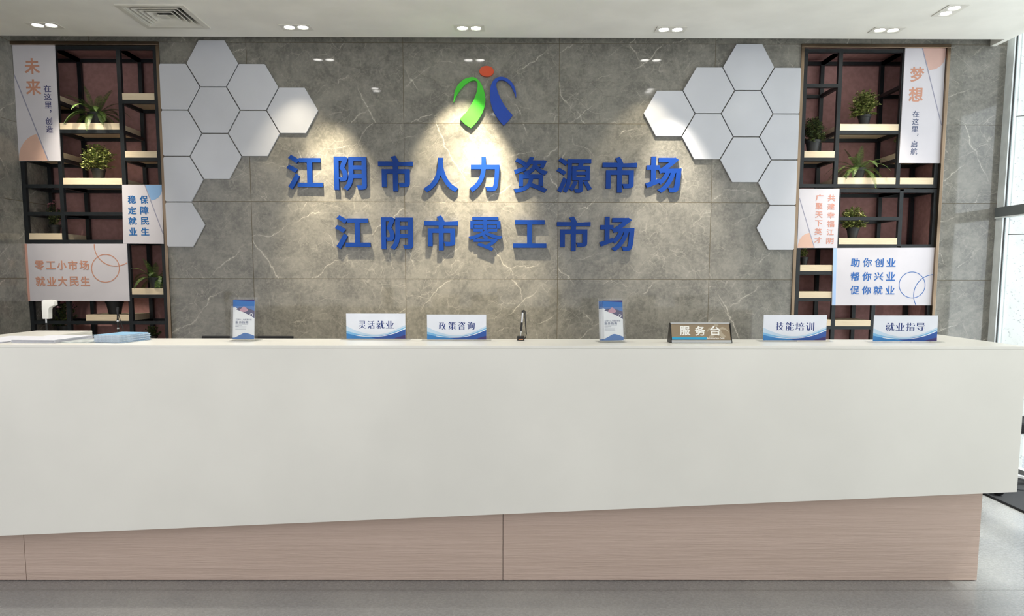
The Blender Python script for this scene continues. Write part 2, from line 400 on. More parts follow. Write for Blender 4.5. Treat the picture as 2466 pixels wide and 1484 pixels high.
# ------------------------------------------------------------------ the setting
XL, XR, ZC = -3.594, 4.046, 3.276           # left wall, window line, ceiling height
NB = 0.41                                   # depth of the two shelf niches
f_ = MB().box(-6, 4.6, -9, 0.6, -0.12, 0).build('floor', FLOOR, kind='structure')
wb = MB()
wb.box(XL, XR, 0, 0.1, 3.29, 3.62)
wb.box(-2.464, 2.460, 0, 0.1, 0, 3.29).box(3.607, XR, 0, 0.1, 0, 3.29)
wb.build('wall_back', MARX, kind='structure')
MB().box(XL-0.15, XL, -2.6, NB+0.1, 0, 3.62).build('wall_left', MARY, kind='structure')
for nm, x0, x1 in (('wall_niche_left', XL, -2.464), ('wall_niche_right', 2.460, 3.607)):
    w = MB().box(x0-(0 if nm.endswith('left') else 0.06), x1+0.06, NB, NB+0.08, 0, 3.29)
    w.box(x1, x1+0.06, 0.1, NB, 0, 3.29)
    if nm.endswith('right'): w.box(x0-0.06, x0, 0.1, NB, 0, 3.29)
    w.box(x0-(0 if nm.endswith('left') else 0.06), x1+0.06, 0.1, NB+0.08, 3.29, 3.36)
    w.build(nm, MAUVE, kind='structure')
# bronze trims round the niches
MB().box(XL, -2.463, -0.012, 0.018, 3.266, 3.292).build('trim_1', BRASS, kind='structure', bevel=0.002)
MB().box(-2.486, -2.463, -0.012, 0.10, 0, 3.266).build('trim_2', BRASS, kind='structure', bevel=0.002)
MB().box(2.459, 3.606, -0.012, 0.018, 3.266, 3.292).build('trim_3', BRASS, kind='structure', bevel=0.002)
MB().box(2.459, 2.482, -0.012, 0.10, 0, 3.266).build('trim_4', BRASS, kind='structure', bevel=0.002)
MB().box(3.582, 3.606, -0.012, 0.10, 0, 3.266).build('trim_5', BRASS, kind='structure', bevel=0.002)
# ceiling with openings for lamps and air diffuser
LW, LD = 0.216, 0.130
lamps = [(-3.075, -0.42, 0), (-1.303, -0.395, 0), (-0.07, -0.392, 0), (1.373, -0.376, 0), (2.921, -0.381, 0), (3.145, -0.771, 1)]
extra = [(-1.05, -1.36, 1), (1.55, -1.36, 1), (2.62, -2.10, 1), (-2.3, -2.10, 1), (0.1, -2.4, 0)]
VX, VY, VS = -2.145, -0.60, 0.453
holes = [(x-(LW if not r else LD)/2+0.008, x+(LW if not r else LD)/2-0.008, y-(LD if not r else LW)/2+0.008, y+(LD if not r else LW)/2-0.008) for x, y, r in lamps+extra]
holes.append((VX-VS/2+0.02, VX+VS/2-0.02, VY-VS/2+0.02, VY+VS/2-0.02))
cx0, cx1, cy0, cy1 = XL, 3.945, -6.4, -0.18
xs = sorted({cx0, cx1, *[h[0] for h in holes], *[h[1] for h in holes]}); ys = sorted({cy0, cy1, *[h[2] for h in holes], *[h[3] for h in holes]})
cb = MB()
for i in range(len(xs)-1):
    for j in range(len(ys)-1):
        a, b = (xs[i]+xs[i+1])/2, (ys[j]+ys[j+1])/2
        if any(h[0] < a < h[1] and h[2] < b < h[3] for h in holes): continue
        cb.add([(xs[i], ys[j], ZC), (xs[i+1], ys[j], ZC), (xs[i+1], ys[j+1], ZC), (xs[i], ys[j+1], ZC)], [(0, 3, 2, 1)])
for h in holes:
    q = [(h[0], h[2]), (h[1], h[2]), (h[1], h[3]), (h[0], h[3])]
    for k in range(4):
        a, b = q[k], q[(k+1) % 4]; cb.add([(*a, ZC), (*b, ZC), (*b, ZC+0.14), (*a, ZC+0.14)], [(0, 1, 2, 3)])
    cb.add([(*p, ZC+0.14) for p in q], [(0, 1, 2, 3)])
cb.box(cx0, cx1, cy0, cy1, ZC+0.15, ZC+0.35)
cb.add([(cx0, cy1, ZC), (cx1, cy1, ZC), (cx1, cy1, ZC+0.16), (cx0, cy1, ZC+0.16)], [(0, 1, 2, 3)])
cb.add([(cx1, cy0, ZC), (cx1, cy1, ZC), (cx1, cy1, ZC+0.16), (cx1, cy0, ZC+0.16)], [(0, 1, 2, 3)])
cb.box(3.905, 3.945, -0.18, -0.012, ZC, ZC+0.35)
cb.box(cx0, cx1, -0.18, 0.1, ZC+0.35, ZC+0.40)
cb.build('ceiling', PAINT, kind='structure')
# window wall on the right
win = MB().box(XR, XR+0.05, -0.083, 0.0, 0, 4.6).box(XR, XR+0.05, -6.4, -0.083, 4.5, 4.6).box(XR, XR+0.05, -6.4, -0.083, 0, 0.08)
wo = win.build('window_1', WHITEAL, kind='structure')
MB().box(XR+0.012, XR+0.02, -0.088, -0.083, 0, 4.5).build('gasket', BLACKP, wo)
MB().box(XR-0.012, XR+0.05, -6.4, -0.002, 1.982, 2.056).build('mullion', GREYM, wo, bevel=0.002)
MB().box(XR-0.012, XR+0.05, -6.4, -0.002, 1.972, 1.982).build('mullion_lip', WHITEAL, wo)
for k in range(3): MB().box(XR, XR+0.05, -2.1*k-0.70, -2.1*k-0.62, 0.08, 4.5).build('mullion', WHITEAL, wo)
MB().box(XR+0.022, XR+0.03, -6.4, -0.083, 0.08, 4.5).build('pane', GLASS, wo)
# outside
MB().box(4.6, 60, -40, 60, -0.2, -0.1).build('ground_outside', plain('pale_paving', S(225, 226, 224), 0.8), kind='structure')

# ------------------------------------------------------------------ ceiling fixtures
def lamp(x, y, rot, label, first=None):
    loc = (x, y, ZC)
    if first: return dup(first, loc, math.pi/2 if rot else 0, label, 'recessed twin downlights')
    t = thing('recessed_downlight', label, 'light', loc, math.pi/2 if rot else 0, 'recessed twin downlights')
    w, d = LW/2, LD/2
    cs = [[(-w, -d), (w, -d), (w, d), (-w, d)], circ(-0.048, 0, 0.041), circ(0.048, 0, 0.041)]
    v, f = fill(cs, 0.004); MB().add([(a, b, c-0.003) for a, b, c in v], f).build('faceplate', plain('satin_lamp_plate', S(222, 220, 212), 0.5), t, local=True)
    MB().box(-w+0.012, w-0.012, -d+0.012, d-0.012, 0.05, 0.052).build('housing', BLACKP, t, local=True)
    for s in (-1, 1):
        r = MB().lathe([(0.041, -0.004), (0.041, 0.028), (0.037, 0.028), (0.036, -0.002), (0.041, -0.004)], 28, (s*0.048, 0, 0), cap=False).build('gimbal_ring', SILVER, t, local=True, smooth=True)
        MB().lathe([(0.0355, 0.012), (0.035, 0.006), (0.028, 0.002), (0.012, 0.0)], 28, (s*0.048, 0, 0)).build('lens', LAMP_E, r, local=True, smooth=True)
    return t
LL = ['twin downlight in the ceiling left of the square air vent', 'twin downlight in the ceiling right of the square air vent',
      'twin downlight in the ceiling above the round red emblem dot', 'twin downlight in the ceiling above the right end of the blue lettering',
      'twin downlight in the ceiling above the right shelf niche, parallel to the wall', 'twin downlight turned end-on, nearest the right edge of the ceiling']
lamp0 = lamp(*lamps[0], LL[0])
for q, l in zip(lamps[1:], LL[1:]): lamp(*q, l, lamp0)
for q, l in zip(extra, ('end-on twin downlight of the second row, seen only mirrored in the left wall tiles', 'end-on twin downlight of the second row, seen only mirrored in the right wall tiles',
                        'end-on twin downlight of the third row, mirrored in the right white hexagons', 'end-on twin downlight of the third row, mirrored in the left white hexagons', 'twin downlight over the counter front, mirrored in the middle of the wall')): lamp(*q, l, lamp0)
def spot(name, loc, aim, power, col, ang, blend=0.35, r=0.02):
    l = bpy.data.lights.new(name, 'SPOT'); l.energy = power; l.color = col; l.spot_size = math.radians(ang); l.spot_blend = blend; l.shadow_soft_size = r
    o = bpy.data.objects.new(name, l); COL.objects.link(o); o.location = loc
    o.rotation_euler = (Vector(aim)-Vector(loc)).to_track_quat('-Z', 'Y').to_euler(); return o
WARM = (1.0, 0.86, 0.62); WARM2 = (1.0, 0.90, 0.74)
zl = ZC-0.012
spot('lamp_light', (-0.118, -0.392, zl), (-0.16, 0.0, 2.05), 130, WARM, 54, 0.6)
spot('lamp_light', (-0.022, -0.392, zl), (0.02, 0.0, 1.45), 310, WARM, 46, 0.9)
spot('lamp_light', (-1.351, -0.395, zl), (-1.45, 0.0, 1.95), 26, WARM, 58, 0.9)
spot('lamp_light', (-1.255, -0.395, zl), (-1.05, 0.0, 1.45), 230, WARM, 47, 0.95)
spot('lamp_light', (1.325, -0.376, zl), (1.20, 0.0, 2.05), 22, WARM, 56, 0.7)
spot('lamp_light', (1.421, -0.376, zl), (1.55, 0.0, 1.45), 170, WARM2, 46, 0.95)
spot('lamp_light', (-3.12, -0.42, zl), (-3.10, 0.1, 1.7), 50, WARM2, 50, 0.9)
spot('lamp_light', (-3.03, -0.42, zl), (-2.85, 0.1, 1.5), 50, WARM2, 50, 0.9)
spot('lamp_light', (2.873, -0.381, zl), (2.80, 0.1, 1.7), 30, WARM2, 50, 0.9)
spot('lamp_light', (2.969, -0.381, zl), (3.15, 0.1, 1.6), 30, WARM2, 50, 0.9)
for x, y, r in [lamps[5]] + extra: spot('lamp_light', (x, y, zl), (x, y, 0), 70 if x < 0 else 26, (1.0, 0.93, 0.82), 110, 0.8)

vt = thing('air_vent', 'square white louvred air diffuser in the ceiling near the left', 'vent', (VX, VY, ZC))
h = VS/2; VENTM = plain('vent_white', S(214, 212, 203), 0.5)
v, f = fill([[(-h, -h), (h, -h), (h, h), (-h, h)], [(-h+.035, -h+.035), (h-.035, -h+.035), (h-.035, h-.035), (-h+.035, h-.035)]], 0.008)
MB().add([(a, b, c-0.004) for a, b, c in v], f).build('flange', VENTM, vt, local=True)
for k in range(5):
    o1 = h-0.036-0.034*k; i1 = o1-0.024
    if k == 4:
        MB().box(-o1*0.6, o1*0.6, -o1*0.6, o1*0.6, -0.004, 0.0).build('centre_plate', VENTM, vt, local=True); continue
    vs = []; fs = []
    for (hh, zz) in ((o1, -0.002), (i1, 0.030), (i1-0.004, 0.030), (o1-0.006, -0.004)):
        vs += [(-hh, -hh, zz), (hh, -hh, zz), (hh, hh, zz), (-hh, hh, zz)]
    for r_ in range(4):
        for e in range(4):
            fs.append((r_*4+e, r_*4+(e+1) % 4, ((r_+1) % 4)*4+(e+1) % 4, ((r_+1) % 4)*4+e))
    MB().add(vs, fs).build('louvre', VENTM, vt, local=True)
MB().box(-h+.03, h-.03, -h+.03, h-.03, 0.09, 0.095).build('duct', BLACKP, vt, local=True)

# ------------------------------------------------------------------ hexagonal panels
def poly_clip_x(poly, xc, keep_right):
    out = []; n = len(poly)
    ins = lambda p: (p[0] >= xc) == keep_right
    for i in range(n):
        a, b = poly[i], poly[(i+1) % n]
        if ins(a): out.append(a)
        if ins(a) != ins(b):
            t = (xc-a[0])/(b[0]-a[0]); out.append((xc, a[1]+t*(b[1]-a[1])))
    return out
HR = 0.2005; HH = 0.1735                                   # half width (corner), half height (flat)
def hexa(cx, cz, label, clip=None):
    p = [(cx+(HR-0.004)*math.cos(math.pi/3*k), cz+(HH-0.003)/0.866025*math.sin(math.pi/3*k)) for k in range(6)]
    if clip: p = poly_clip_x(p, *clip)
    o = MB().prism(p, -0.018, -0.002, lambda u, v, w: (u, w, v)).build('hexagon_panel', ACRYL_W, bevel=0.0025)
    return tag(o, label, 'wall panel', 'white hexagon wall panels')
bl = at(511, 152.5, y=-0.018); dx, dz = 0.3015, 0.3485
ordn = ['topmost', 'second from the top', 'third from the top', 'lowest']
for k in range(3): hexa(bl.x, bl.z-dz*k, 'white hexagonal panel, %s of the three stacked in the left cluster' % ordn[k if k < 2 else 3])
for k in range(4): hexa(bl.x-dx, bl.z-dz*(k+0.5), 'white cut-off hexagonal panel against the left niche frame, %s of four' % ordn[k], (-2.4625, True))
for k in range(2): hexa(bl.x+dx, bl.z-dz*(k+0.5), 'white hexagonal panel, %s of the pair in the left cluster' % ('upper', 'lower')[k])
hexa(bl.x+2*dx, bl.z-dz, 'white hexagonal panel forming the right tip of the left cluster')
br = at(1803, 161.5, y=-0.018)
for k in range(3): hexa(br.x, br.z-dz*k, 'white hexagonal panel, %s of the three stacked in the right cluster' % ordn[k if k < 2 else 3])
for k in range(4): hexa(br.x+dx, br.z-dz*(k+0.5), 'white cut-off hexagonal panel against the right niche frame, %s of four' % ordn[k], (2.4585, False))
for k in range(2): hexa(br.x-dx, br.z-dz*(k+0.5), 'white hexagonal panel, %s of the pair in the right cluster' % ('upper', 'lower')[k])
hexa(br.x-2*dx, br.z-dz, 'bright white hexagonal panel forming the left tip of the right cluster')

# ------------------------------------------------------------------ wall lettering and emblem
BOLD = {'零': (0.018, 0.014), '源': (0.024, 0.018), '资': (0.025, 0.021)}
row1 = [('江', 689.5, 373, 777, 456), ('阴', 804, 377, 882.5, 459), ('市', 910.5, 375, 994, 461), ('人', 1019, 380, 1104, 463), ('力', 1130, 378, 1203, 462.5),
        ('资', 1237, 378, 1319.5, 464.7), ('源', 1340, 380, 1425.7, 465), ('市', 1451, 378, 1534, 464), ('场', 1555, 377, 1641, 464.7)]
row2 = [('江', 806, 518.7, 891.5, 600), ('阴', 918, 523, 994, 602), ('市', 1021.7, 519, 1103.5, 603), ('零', 1128, 522.5, 1210, 605), ('工', 1235.7, 530, 1316, 597), ('市', 1341, 521, 1422, 605), ('场', 1444, 522, 1528, 605.5)]
nth = ['first', 'second', 'third', 'fourth', 'fifth', 'sixth', 'seventh', 'eighth', 'last']
for row, rn in ((row1, 'upper'), (row2, 'lower')):
    for k, (ch, u0, v0, u1, v1) in enumerate(row):
        mb = MB(); text_on_plane(mb, ch, (u0, v0, u1, v1), -0.024, *BOLD.get(ch, (0.030, 0.024)), 0.022, N=220)
        o = mb.build('wall_character', BLUEL)
        tag(o, 'raised blue character %s, %s in the %s line of wall lettering' % (ch, 'last' if k == len(row)-1 else nth[k], rn), 'letter', 'blue raised characters on the wall')
def smooth_poly(pts, corners, n=6):
    "Catmull-Rom through pts, keeping the listed corner indices sharp"
    out = []; L = len(pts); P = [np.array(p, float) for p in pts]
    for i in range(L):
        p1, p2 = P[i], P[(i+1) % L]
        p0 = p1 - (p2-p1) if i in corners else P[i-1]
        p3 = p2 + (p2-p1) if (i+1) % L in corners else P[(i+2) % L]
        for k in range(n):
            t = k/n; out.append(tuple(0.5*((2*p1) + (-p0+p2)*t + (2*p0-5*p1+4*p2-p3)*t*t + (-p0+3*p1-3*p2+p3)*t**3)))
    return out
def emblem(pts, corners, mat, label):
    q = [(1000+a/3.523, b/3.523) for a, b in pts]
    w = [(at(u, v, y=-0.026).x, at(u, v, y=-0.026).z) for u, v in q]
    o = MB(); v, f = fill([smooth_poly(w, corners)], 0.024); o.add([(a, -0.014-c, b) for a, b, c in v], f)
    return tag(o.build('emblem_piece', mat), label, 'emblem', 'pieces of the wall emblem')
emblem([(325, 868), (330, 800), (345, 750), (375, 705), (420, 670), (470, 655), (510, 660), (545, 690), (575, 745), (592, 810), (593, 870), (580, 930), (550, 992), (515, 1042), (472, 1087), (420, 1052), (379, 1010),
        (430, 955), (480, 880), (515, 800), (528, 740), (526, 700), (508, 682), (480, 684), (440, 704), (400, 740), (365, 785), (340, 830)], (0, 14, 16), GREENL, 'bright green curved ribbon of the emblem above the blue lettering')
emblem([(856, 832), (855, 790), (845, 745), (820, 700), (780, 666), (735, 652), (690, 660), (655, 695), (637, 750), (635, 810), (641, 870), (660, 935), (690, 990), (718, 1030), (750, 1064), (790, 1025), (826, 976),
        (790, 938), (748, 880), (712, 810), (692, 750), (688, 710), (702, 685), (732, 678), (770, 690), (808, 725), (835, 775)], (0, 14, 16), BLUE2, 'blue curved ribbon of the emblem above the lettering, right of the green one')
emblem([(605+61*math.cos(2*math.pi*k/20), 604+45*math.sin(2*math.pi*k/20)) for k in range(20)], (), REDL, 'orange-red oval dot at the top of the wall emblem')

# ------------------------------------------------------------------ shelf racks of black steel tube
YF, YB, TB = 0.020, 0.355, 0.030
def zf(u, v): return at(u, v, y=YF).z
def rack(label, posts, rails, boards, z0, z1):
    "posts: x centres (or (x, zlo, zhi)); rails: (x0, x1, z centre); boards: (x0, x1, z top)"
    t = thing('shelf_rack', label, 'shelf', ((posts[0] if not isinstance(posts[0], tuple) else posts[0][0]), YF, z0))
    h = TB/2
    for p in posts:
        x, a, b = p if isinstance(p, tuple) else (p, z0, z1)
        for y in (YF, YB): MB().box(x-h, x+h, y, y+TB, a, b).build('post', BLACKM, t)
    for x0, x1, z in rails:
        for y in (YF, YB): MB().box(x0+h, x1-h, y+0.0005, y+TB-0.0005, z-h*0.9, z+h*0.9).build('rail', BLACKM, t)
        for x in (x0, x1): MB().box(x-h*0.9, x+h*0.9, YF+TB, YB, z-h*0.85, z+h*0.85).build('crossbar', BLACKM, t)
    for x0, x1, zt in boards:
        MB().box(x0+h+0.002, x1-h-0.002, YF+0.0004, YB+TB-0.005, zt-0.050, zt).build('shelf_board', BOARD, t, bevel=0.0015)
    return t
A, B, C_, D = -3.577, -3.286, -2.792, -2.510
zt_ = zf(250, 110)
z241, z380, z446, z515, z582, z714, z777 = zf(335, 245), zf(340, 384), zf(110, 448.5), zf(200, 515), zf(200, 582), zf(352, 714), zf(330, 777.5)
z316, z449 = zf(215, 316.5), zf(215, 449)
def top(z): return z + TB/2*0.9 + 0.0505
left_rack = rack('black steel tube shelf rack with pale boards in the left wall niche', [A, B, C_, D],
    [(A, B, zt_-.015), (B, C_, zt_-.015), (C_, D, zt_-.015), (A, B, z241), (C_, D, z241), (A, B, z380), (C_, D, z380), (B, C_, z316), (B, C_, z449), (A, B, z446), (C_, D, z446),
     (A, B, z515), (B, C_, z515), (A, B, z582), (B, C_, z582), (C_, D, z582), (C_, D, z714), (A, B, z777), (B, C_, z777), (C_, D, z777), (A, B, 0.95), (B, C_, 0.62), (C_, D, 0.90), (A, B, 0.05), (B, C_, 0.05), (C_, D, 0.05)],
    [(A, B, top(z241)), (C_, D, top(z241)), (A, B, top(z380)), (C_, D, top(z380)), (B, C_, top(z316)), (B, C_, top(z449)), (A, B, top(z582)), (C_, D, top(z714)), (at(206, 765, y=YF).x-TB/2, C_, top(z777)), (A, B, top(0.95)), (C_, D, top(0.90))],
    0.0, zt_)
E1, E2, E3, E4 = 2.507, 2.778, 3.268, 3.565
zr = zf(2100, 117.6); z207, z384, z319, z448 = zf(1985, 206.5), zf(1970, 384), zf(2095, 319), zf(2090, 448)
right_rack = rack('upper black steel tube shelf rack in the right wall niche', [E1, E2, E3, E4],
    [(E1, E2, zr-.015), (E2, E3, zr-.015), (E3, E4, zr-.015), (E1, E2, z207), (E3, E4, z207), (E1, E2, z384), (E3, E4, z384), (E2, E3, z319), (E1, E2, z448), (E2, E3, z448), (E3, E4, z448)],
    [(E1, E2, top(z384)), (E3, E4, top(z384)), (E2, E3, top(z319)), (E2, E3, top(z448)), (E3, E4, top(z448))], z448-.015, zr)
z460, z527, z593, z658, z722, z789 = zf(2150, 460), zf(2090, 526.5), zf(2090, 593), zf(1965, 657.7), zf(1962, 721.7), zf(2052, 789.2)
G1, G2, G3, G4, GM = 2.511, 2.809, 3.128, 3.574, 3.305
right_low = rack('lower black steel tube shelf rack under the upper one in the right niche',
    [(G1, 0, z460+.015), (G2, 0, z460+.015), (G3, 0, z593), (GM, z593, z460), (G4, 0, z460+.015)],
    [(G1, G2, z460), (G2, GM, z460), (GM, G4, z460), (G2, GM, z527), (G1, G2, z593), (G2, GM, z593), (GM, G4, z593), (G1, G2, z658), (G1, G2, z722), (G2, G3, z789), (G1, G2, z789), (G3, G4, 0.7), (G1, G2, 0.05), (G2, G3, 0.05), (G3, G4, 0.05)],
    [(G2, GM, top(z593)), (G1, G2, top(z658)), (G1, G2, top(z722)), (G2, G3, top(z789)-.004), (G1, G2, top(z789))], 0.0, z460)

# ------------------------------------------------------------------ printed sign boards on the racks
YS = 0.010
INK = dict(orange=plain('terracotta_print', S(202, 148, 126), 0.4), salmon=plain('salmon_print', S(208, 148, 132), 0.4), navy=plain('navy_print', S(74, 76, 122), 0.4), slate=plain('slate_print', S(82, 92, 124), 0.4),
           blue=plain('blue_print', S(20, 100, 168), 0.4), blue2=plain('bright_blue_print', S(24, 96, 174), 0.4), line=plain('lilac_line_print', S(154, 154, 174), 0.4), pie=plain('peach_print', S(222, 184, 166), 0.4),
           pink=plain('dusty_pink_print', S(214, 178, 168), 0.4), skyb=plain('sky_blue_print', S(138, 178, 222), 0.4), band=plain('rose_band_print', S(212, 164, 150), 0.4), bandb=plain('light_blue_band_print', S(172, 200, 240), 0.4))
def P2(u, v, y=YS-0.0006): q = at(u, v, y=y); return (q.x, q.z)
def sign(label, quad, texts, shapes):
    "quad: photo corners tl, tr, br, bl; texts: (ink, chars, bold); shapes: (ink, outline in photo pixels or contour list)"
    q = [P2(*p, y=YS) for p in quad]; c = at(sum(p[0] for p in quad)/4, quad[2][1], y=YS)
    t = thing('sign_board', label, 'sign', c)
    MB().prism(q, YS, YF-0.0004, lambda u, v, w: (u, w, v)).build('board', PVC, t)
    for k, (ink, outs) in enumerate(shapes):
        v, f = fill([[P2(*p) for p in o] for o in outs], 0.0004)
        MB().add([(a, YS-0.0004-0.00008*k-w, b) for a, b, w in v], f).build('printed_shape', INK[ink], t)
    for ink, chars, bold in texts:
        grps = []
        for c in chars:
            p_ = grps[-1][-1][1] if grps else None
            if p_ is None or len(chars) < 3 or c[1][1] < p_[1]-8 or c[1][0] < p_[0]-8: grps.append([])
            grps[-1].append(c)
        for grp in grps:
            mb = MB()
            for ch, px in grp: text_on_plane(mb, ch, px, YS-0.0012, bold, bold*0.8, 0.0008)
            mb.build('printed_text', INK[ink], t)
    return t
def strip(a, b, w):
    d = np.array(b, float)-np.array(a, float); n = np.array([-d[1], d[0]])/np.hypot(*d)*w/2
    return [[tuple(np.array(a)+n), tuple(np.array(b)+n), tuple(np.array(b)-n), tuple(np.array(a)-n)]]
def ring(cx, cy, r, w, a0=0.0, a1=360.0):
    a0, a1 = math.radians(a0), math.radians(a1)
    if abs(a1-a0-2*math.pi) < 1e-6: return [circ(cx, cy, r+w/2, 60), circ(cx, cy, r-w/2, 60)]
    return [circ(cx, cy, r+w/2, 48, a0, a1) + circ(cx, cy, r-w/2, 48, a1, a0)]
def col(chars, boxes): return list(zip(chars, boxes))
sign('tall white board at the left niche top, peach half disc at its foot', [(29.3, 108.5), (130.7, 108.5), (145.8, 388), (45.3, 388)],
     [('orange', col('未来', [(58.4, 140, 96, 178.4), (61.4, 191, 99.2, 229)]), 0.024),
      ('navy', col('在这里，创造', [(105, 205, 122.6, 222), (106.5, 224.6, 123.6, 241.4), (107.5, 244.8, 124.4, 261), (120, 264.6, 123.6, 272), (109.3, 283, 125.5, 300), (110.3, 302.6, 127.7, 319.8)]), 0.012)],
     [('pie', [[(45.8, 387.4), (46, 372), (50, 356), (58, 342), (68, 332), (78, 326), (88, 323), (100, 350), (115, 387.4)]]), ('line', strip((34, 180), (116.5, 387), 2.6))])
sign('small white board beside the left niche frame with light blue half disc at its top', [(293.8, 445), (389.8, 445), (394.4, 587.3), (296.8, 586.8)],
     [('blue', col('稳定就业', [(307.4, 471, 327.6, 490.4), (308, 497.8, 328.5, 516.5), (309, 523, 329, 541.4), (310.7, 548, 330, 567)]) +
       col('保障民生', [(336.5, 471, 356.4, 490.7), (337.4, 497, 357.8, 516.5), (338.9, 523, 358.7, 541.7), (339.5, 548, 359.3, 567)]), 0.020)],
     [('skyb', [[(349, 445.6), (389.2, 445.6), (389.6, 460), (387, 468), (382, 475), (375, 480), (364.5, 483)]]), ('line', strip((348.6, 446), (392.6, 563), 2.2))])
sign('wide white board low in the left niche with two overlapping terracotta rings', [(56.8, 587.2), (304.8, 587.2), (311.6, 725.4), (64.4, 725.4)],
     [('orange', col('零工小市场', [(83.6, 627.8, 106.4, 650.5), (111, 629.6, 133.6, 648.7), (137.6, 628, 160, 650), (164, 627.8, 186.7, 651), (191, 627.8, 214.5, 650.5)]) +
       col('就业大民生', [(85.8, 666, 109, 689), (113, 666.7, 136, 688.5), (139.5, 666, 162, 689), (167, 666, 189.6, 689), (194, 666, 216.7, 688.5)]), 0.020)],
     [('band', [[(57, 587.5), (64.9, 587.5), (72.8, 725), (64.7, 725)]]), ('orange', ring(254, 646.4, 33.3, 2.2)), ('orange', ring(278, 590, 51.2, 2.2, 58, 182))])
sign('tall white board at the right niche top, pink half disc in its corner', [(2180.5, 114.4), (2278, 115), (2263, 393), (2165.2, 392.6)],
     [('orange', col('梦想', [(2191.7, 161, 2225.8, 197.5), (2188, 209.6, 2223, 245)]), 0.024),
      ('slate', col('在这里，启航', [(2197.6, 266.7, 2213.7, 282.5), (2196.8, 285, 2212.5, 301), (2195.6, 303.8, 2211.7, 318.6), (2208.4, 321.7, 2211.7, 327.3), (2193.8, 338.8, 2209, 355), (2193, 356.8, 2209, 372.4)]), 0.010)],
     [('pink', [[(2221.8, 115.4), (2277.4, 115.6), (2277.2, 136), (2273, 149), (2265, 159), (2254, 166), (2237, 169.6)]]), ('line', strip((2221.4, 115.6), (2267.4, 302), 2.2))])
sign('small white board beside the right niche frame with two columns of salmon characters', [(1925, 454.5), (2021.8, 454.5), (2016.2, 597.3), (1919.8, 597.5)],
     [('salmon', col('广聚天下英才', [(1964.5, 468, 1982.7, 484), (1963.6, 488.7, 1981.4, 504.8), (1963.3, 509.6, 1981.4, 525), (1962.8, 530.5, 1980.3, 545.6), (1961.7, 550, 1979.4, 566), (1960.9, 571, 1978.6, 586.3)]) +
       col('共建幸福江阴', [(1993.6, 469, 2011.8, 485), (1992.5, 489.8, 2010.4, 505.6), (1992, 510.7, 2010, 526), (1991.4, 531, 2009.4, 547), (1991, 552, 2008, 567), (1990, 572.5, 2007.5, 588)]), 0.016)],
     [('pie', [[(1920.3, 597), (1922, 588), (1926, 577), (1932, 569), (1940, 563.5), (1949, 561), (1961, 597)]]), ('line', strip((1925.2, 477), (1961.2, 596.6), 1.9))])
sign('wide white board low in the right niche with bright blue characters and rings', [(2006.9, 597.6), (2255.3, 596.6), (2251.5, 735.6), (2003.4, 735.6)],
     [('blue2', col('助你创业', [(2048.9, 622, 2070.5, 643), (2078, 622, 2099.7, 643), (2106.7, 622, 2127.8, 643), (2134.8, 622, 2157.2, 642.5)]) +
       col('帮你兴业', [(2048.6, 655.3, 2070, 676.7), (2076.6, 655.3, 2098.8, 676.7), (2105.3, 655.5, 2127.2, 676), (2133.9, 655.3, 2155.8, 676)]) +
       col('促你就业', [(2047.5, 688.3, 2069.4, 709.6), (2075.7, 688.3, 2098, 709.6), (2104, 688.3, 2125.6, 709.6), (2132.5, 688.3, 2154.6, 709.3)]), 0.020)],
     [('bandb', [[(2007.2, 597.9), (2015.4, 597.9), (2012, 735.3), (2003.8, 735.3)]]), ('blue2', ring(2196.6, 686.5, 31.2, 1.5)), ('blue2', ring(2250.5, 711.8, 50.3, 1.5, 152, 272))])

# ------------------------------------------------------------------ plants
def pot_parts(t, r=0.05, h=0.085):
    MB().lathe([(r*0.74, 0), (r*0.98, h*0.80), (r*1.08, h*0.80), (r*1.12, h), (r*1.02, h), (r*0.98, h*0.86)], 24, cap=True).build('pot', POT, t, local=True, smooth=True)
    MB().lathe([(r*0.97, h*0.84), (r*0.97, h*0.90)], 20).build('soil', SOIL, t, local=True)
def leaf_quad(mb, p, d, up, L, W):
    "small rounded leaf: six-sided, slightly folded"
    d = d.normalized(); s = d.cross(up)
    if s.length < 1e-3: s = d.cross(Vector((1, 0, 0)))
    s.normalize(); n = s.cross(d)
    pts = [p, p+d*L*0.35+s*W*0.5+n*W*0.12, p+d*L*0.75+s*W*0.42+n*W*0.12, p+d*L, p+d*L*0.75-s*W*0.42+n*W*0.12, p+d*L*0.35-s*W*0.5+n*W*0.12]
    mb.add(pts, [(0, 1, 2, 3), (0, 3, 4, 5)])
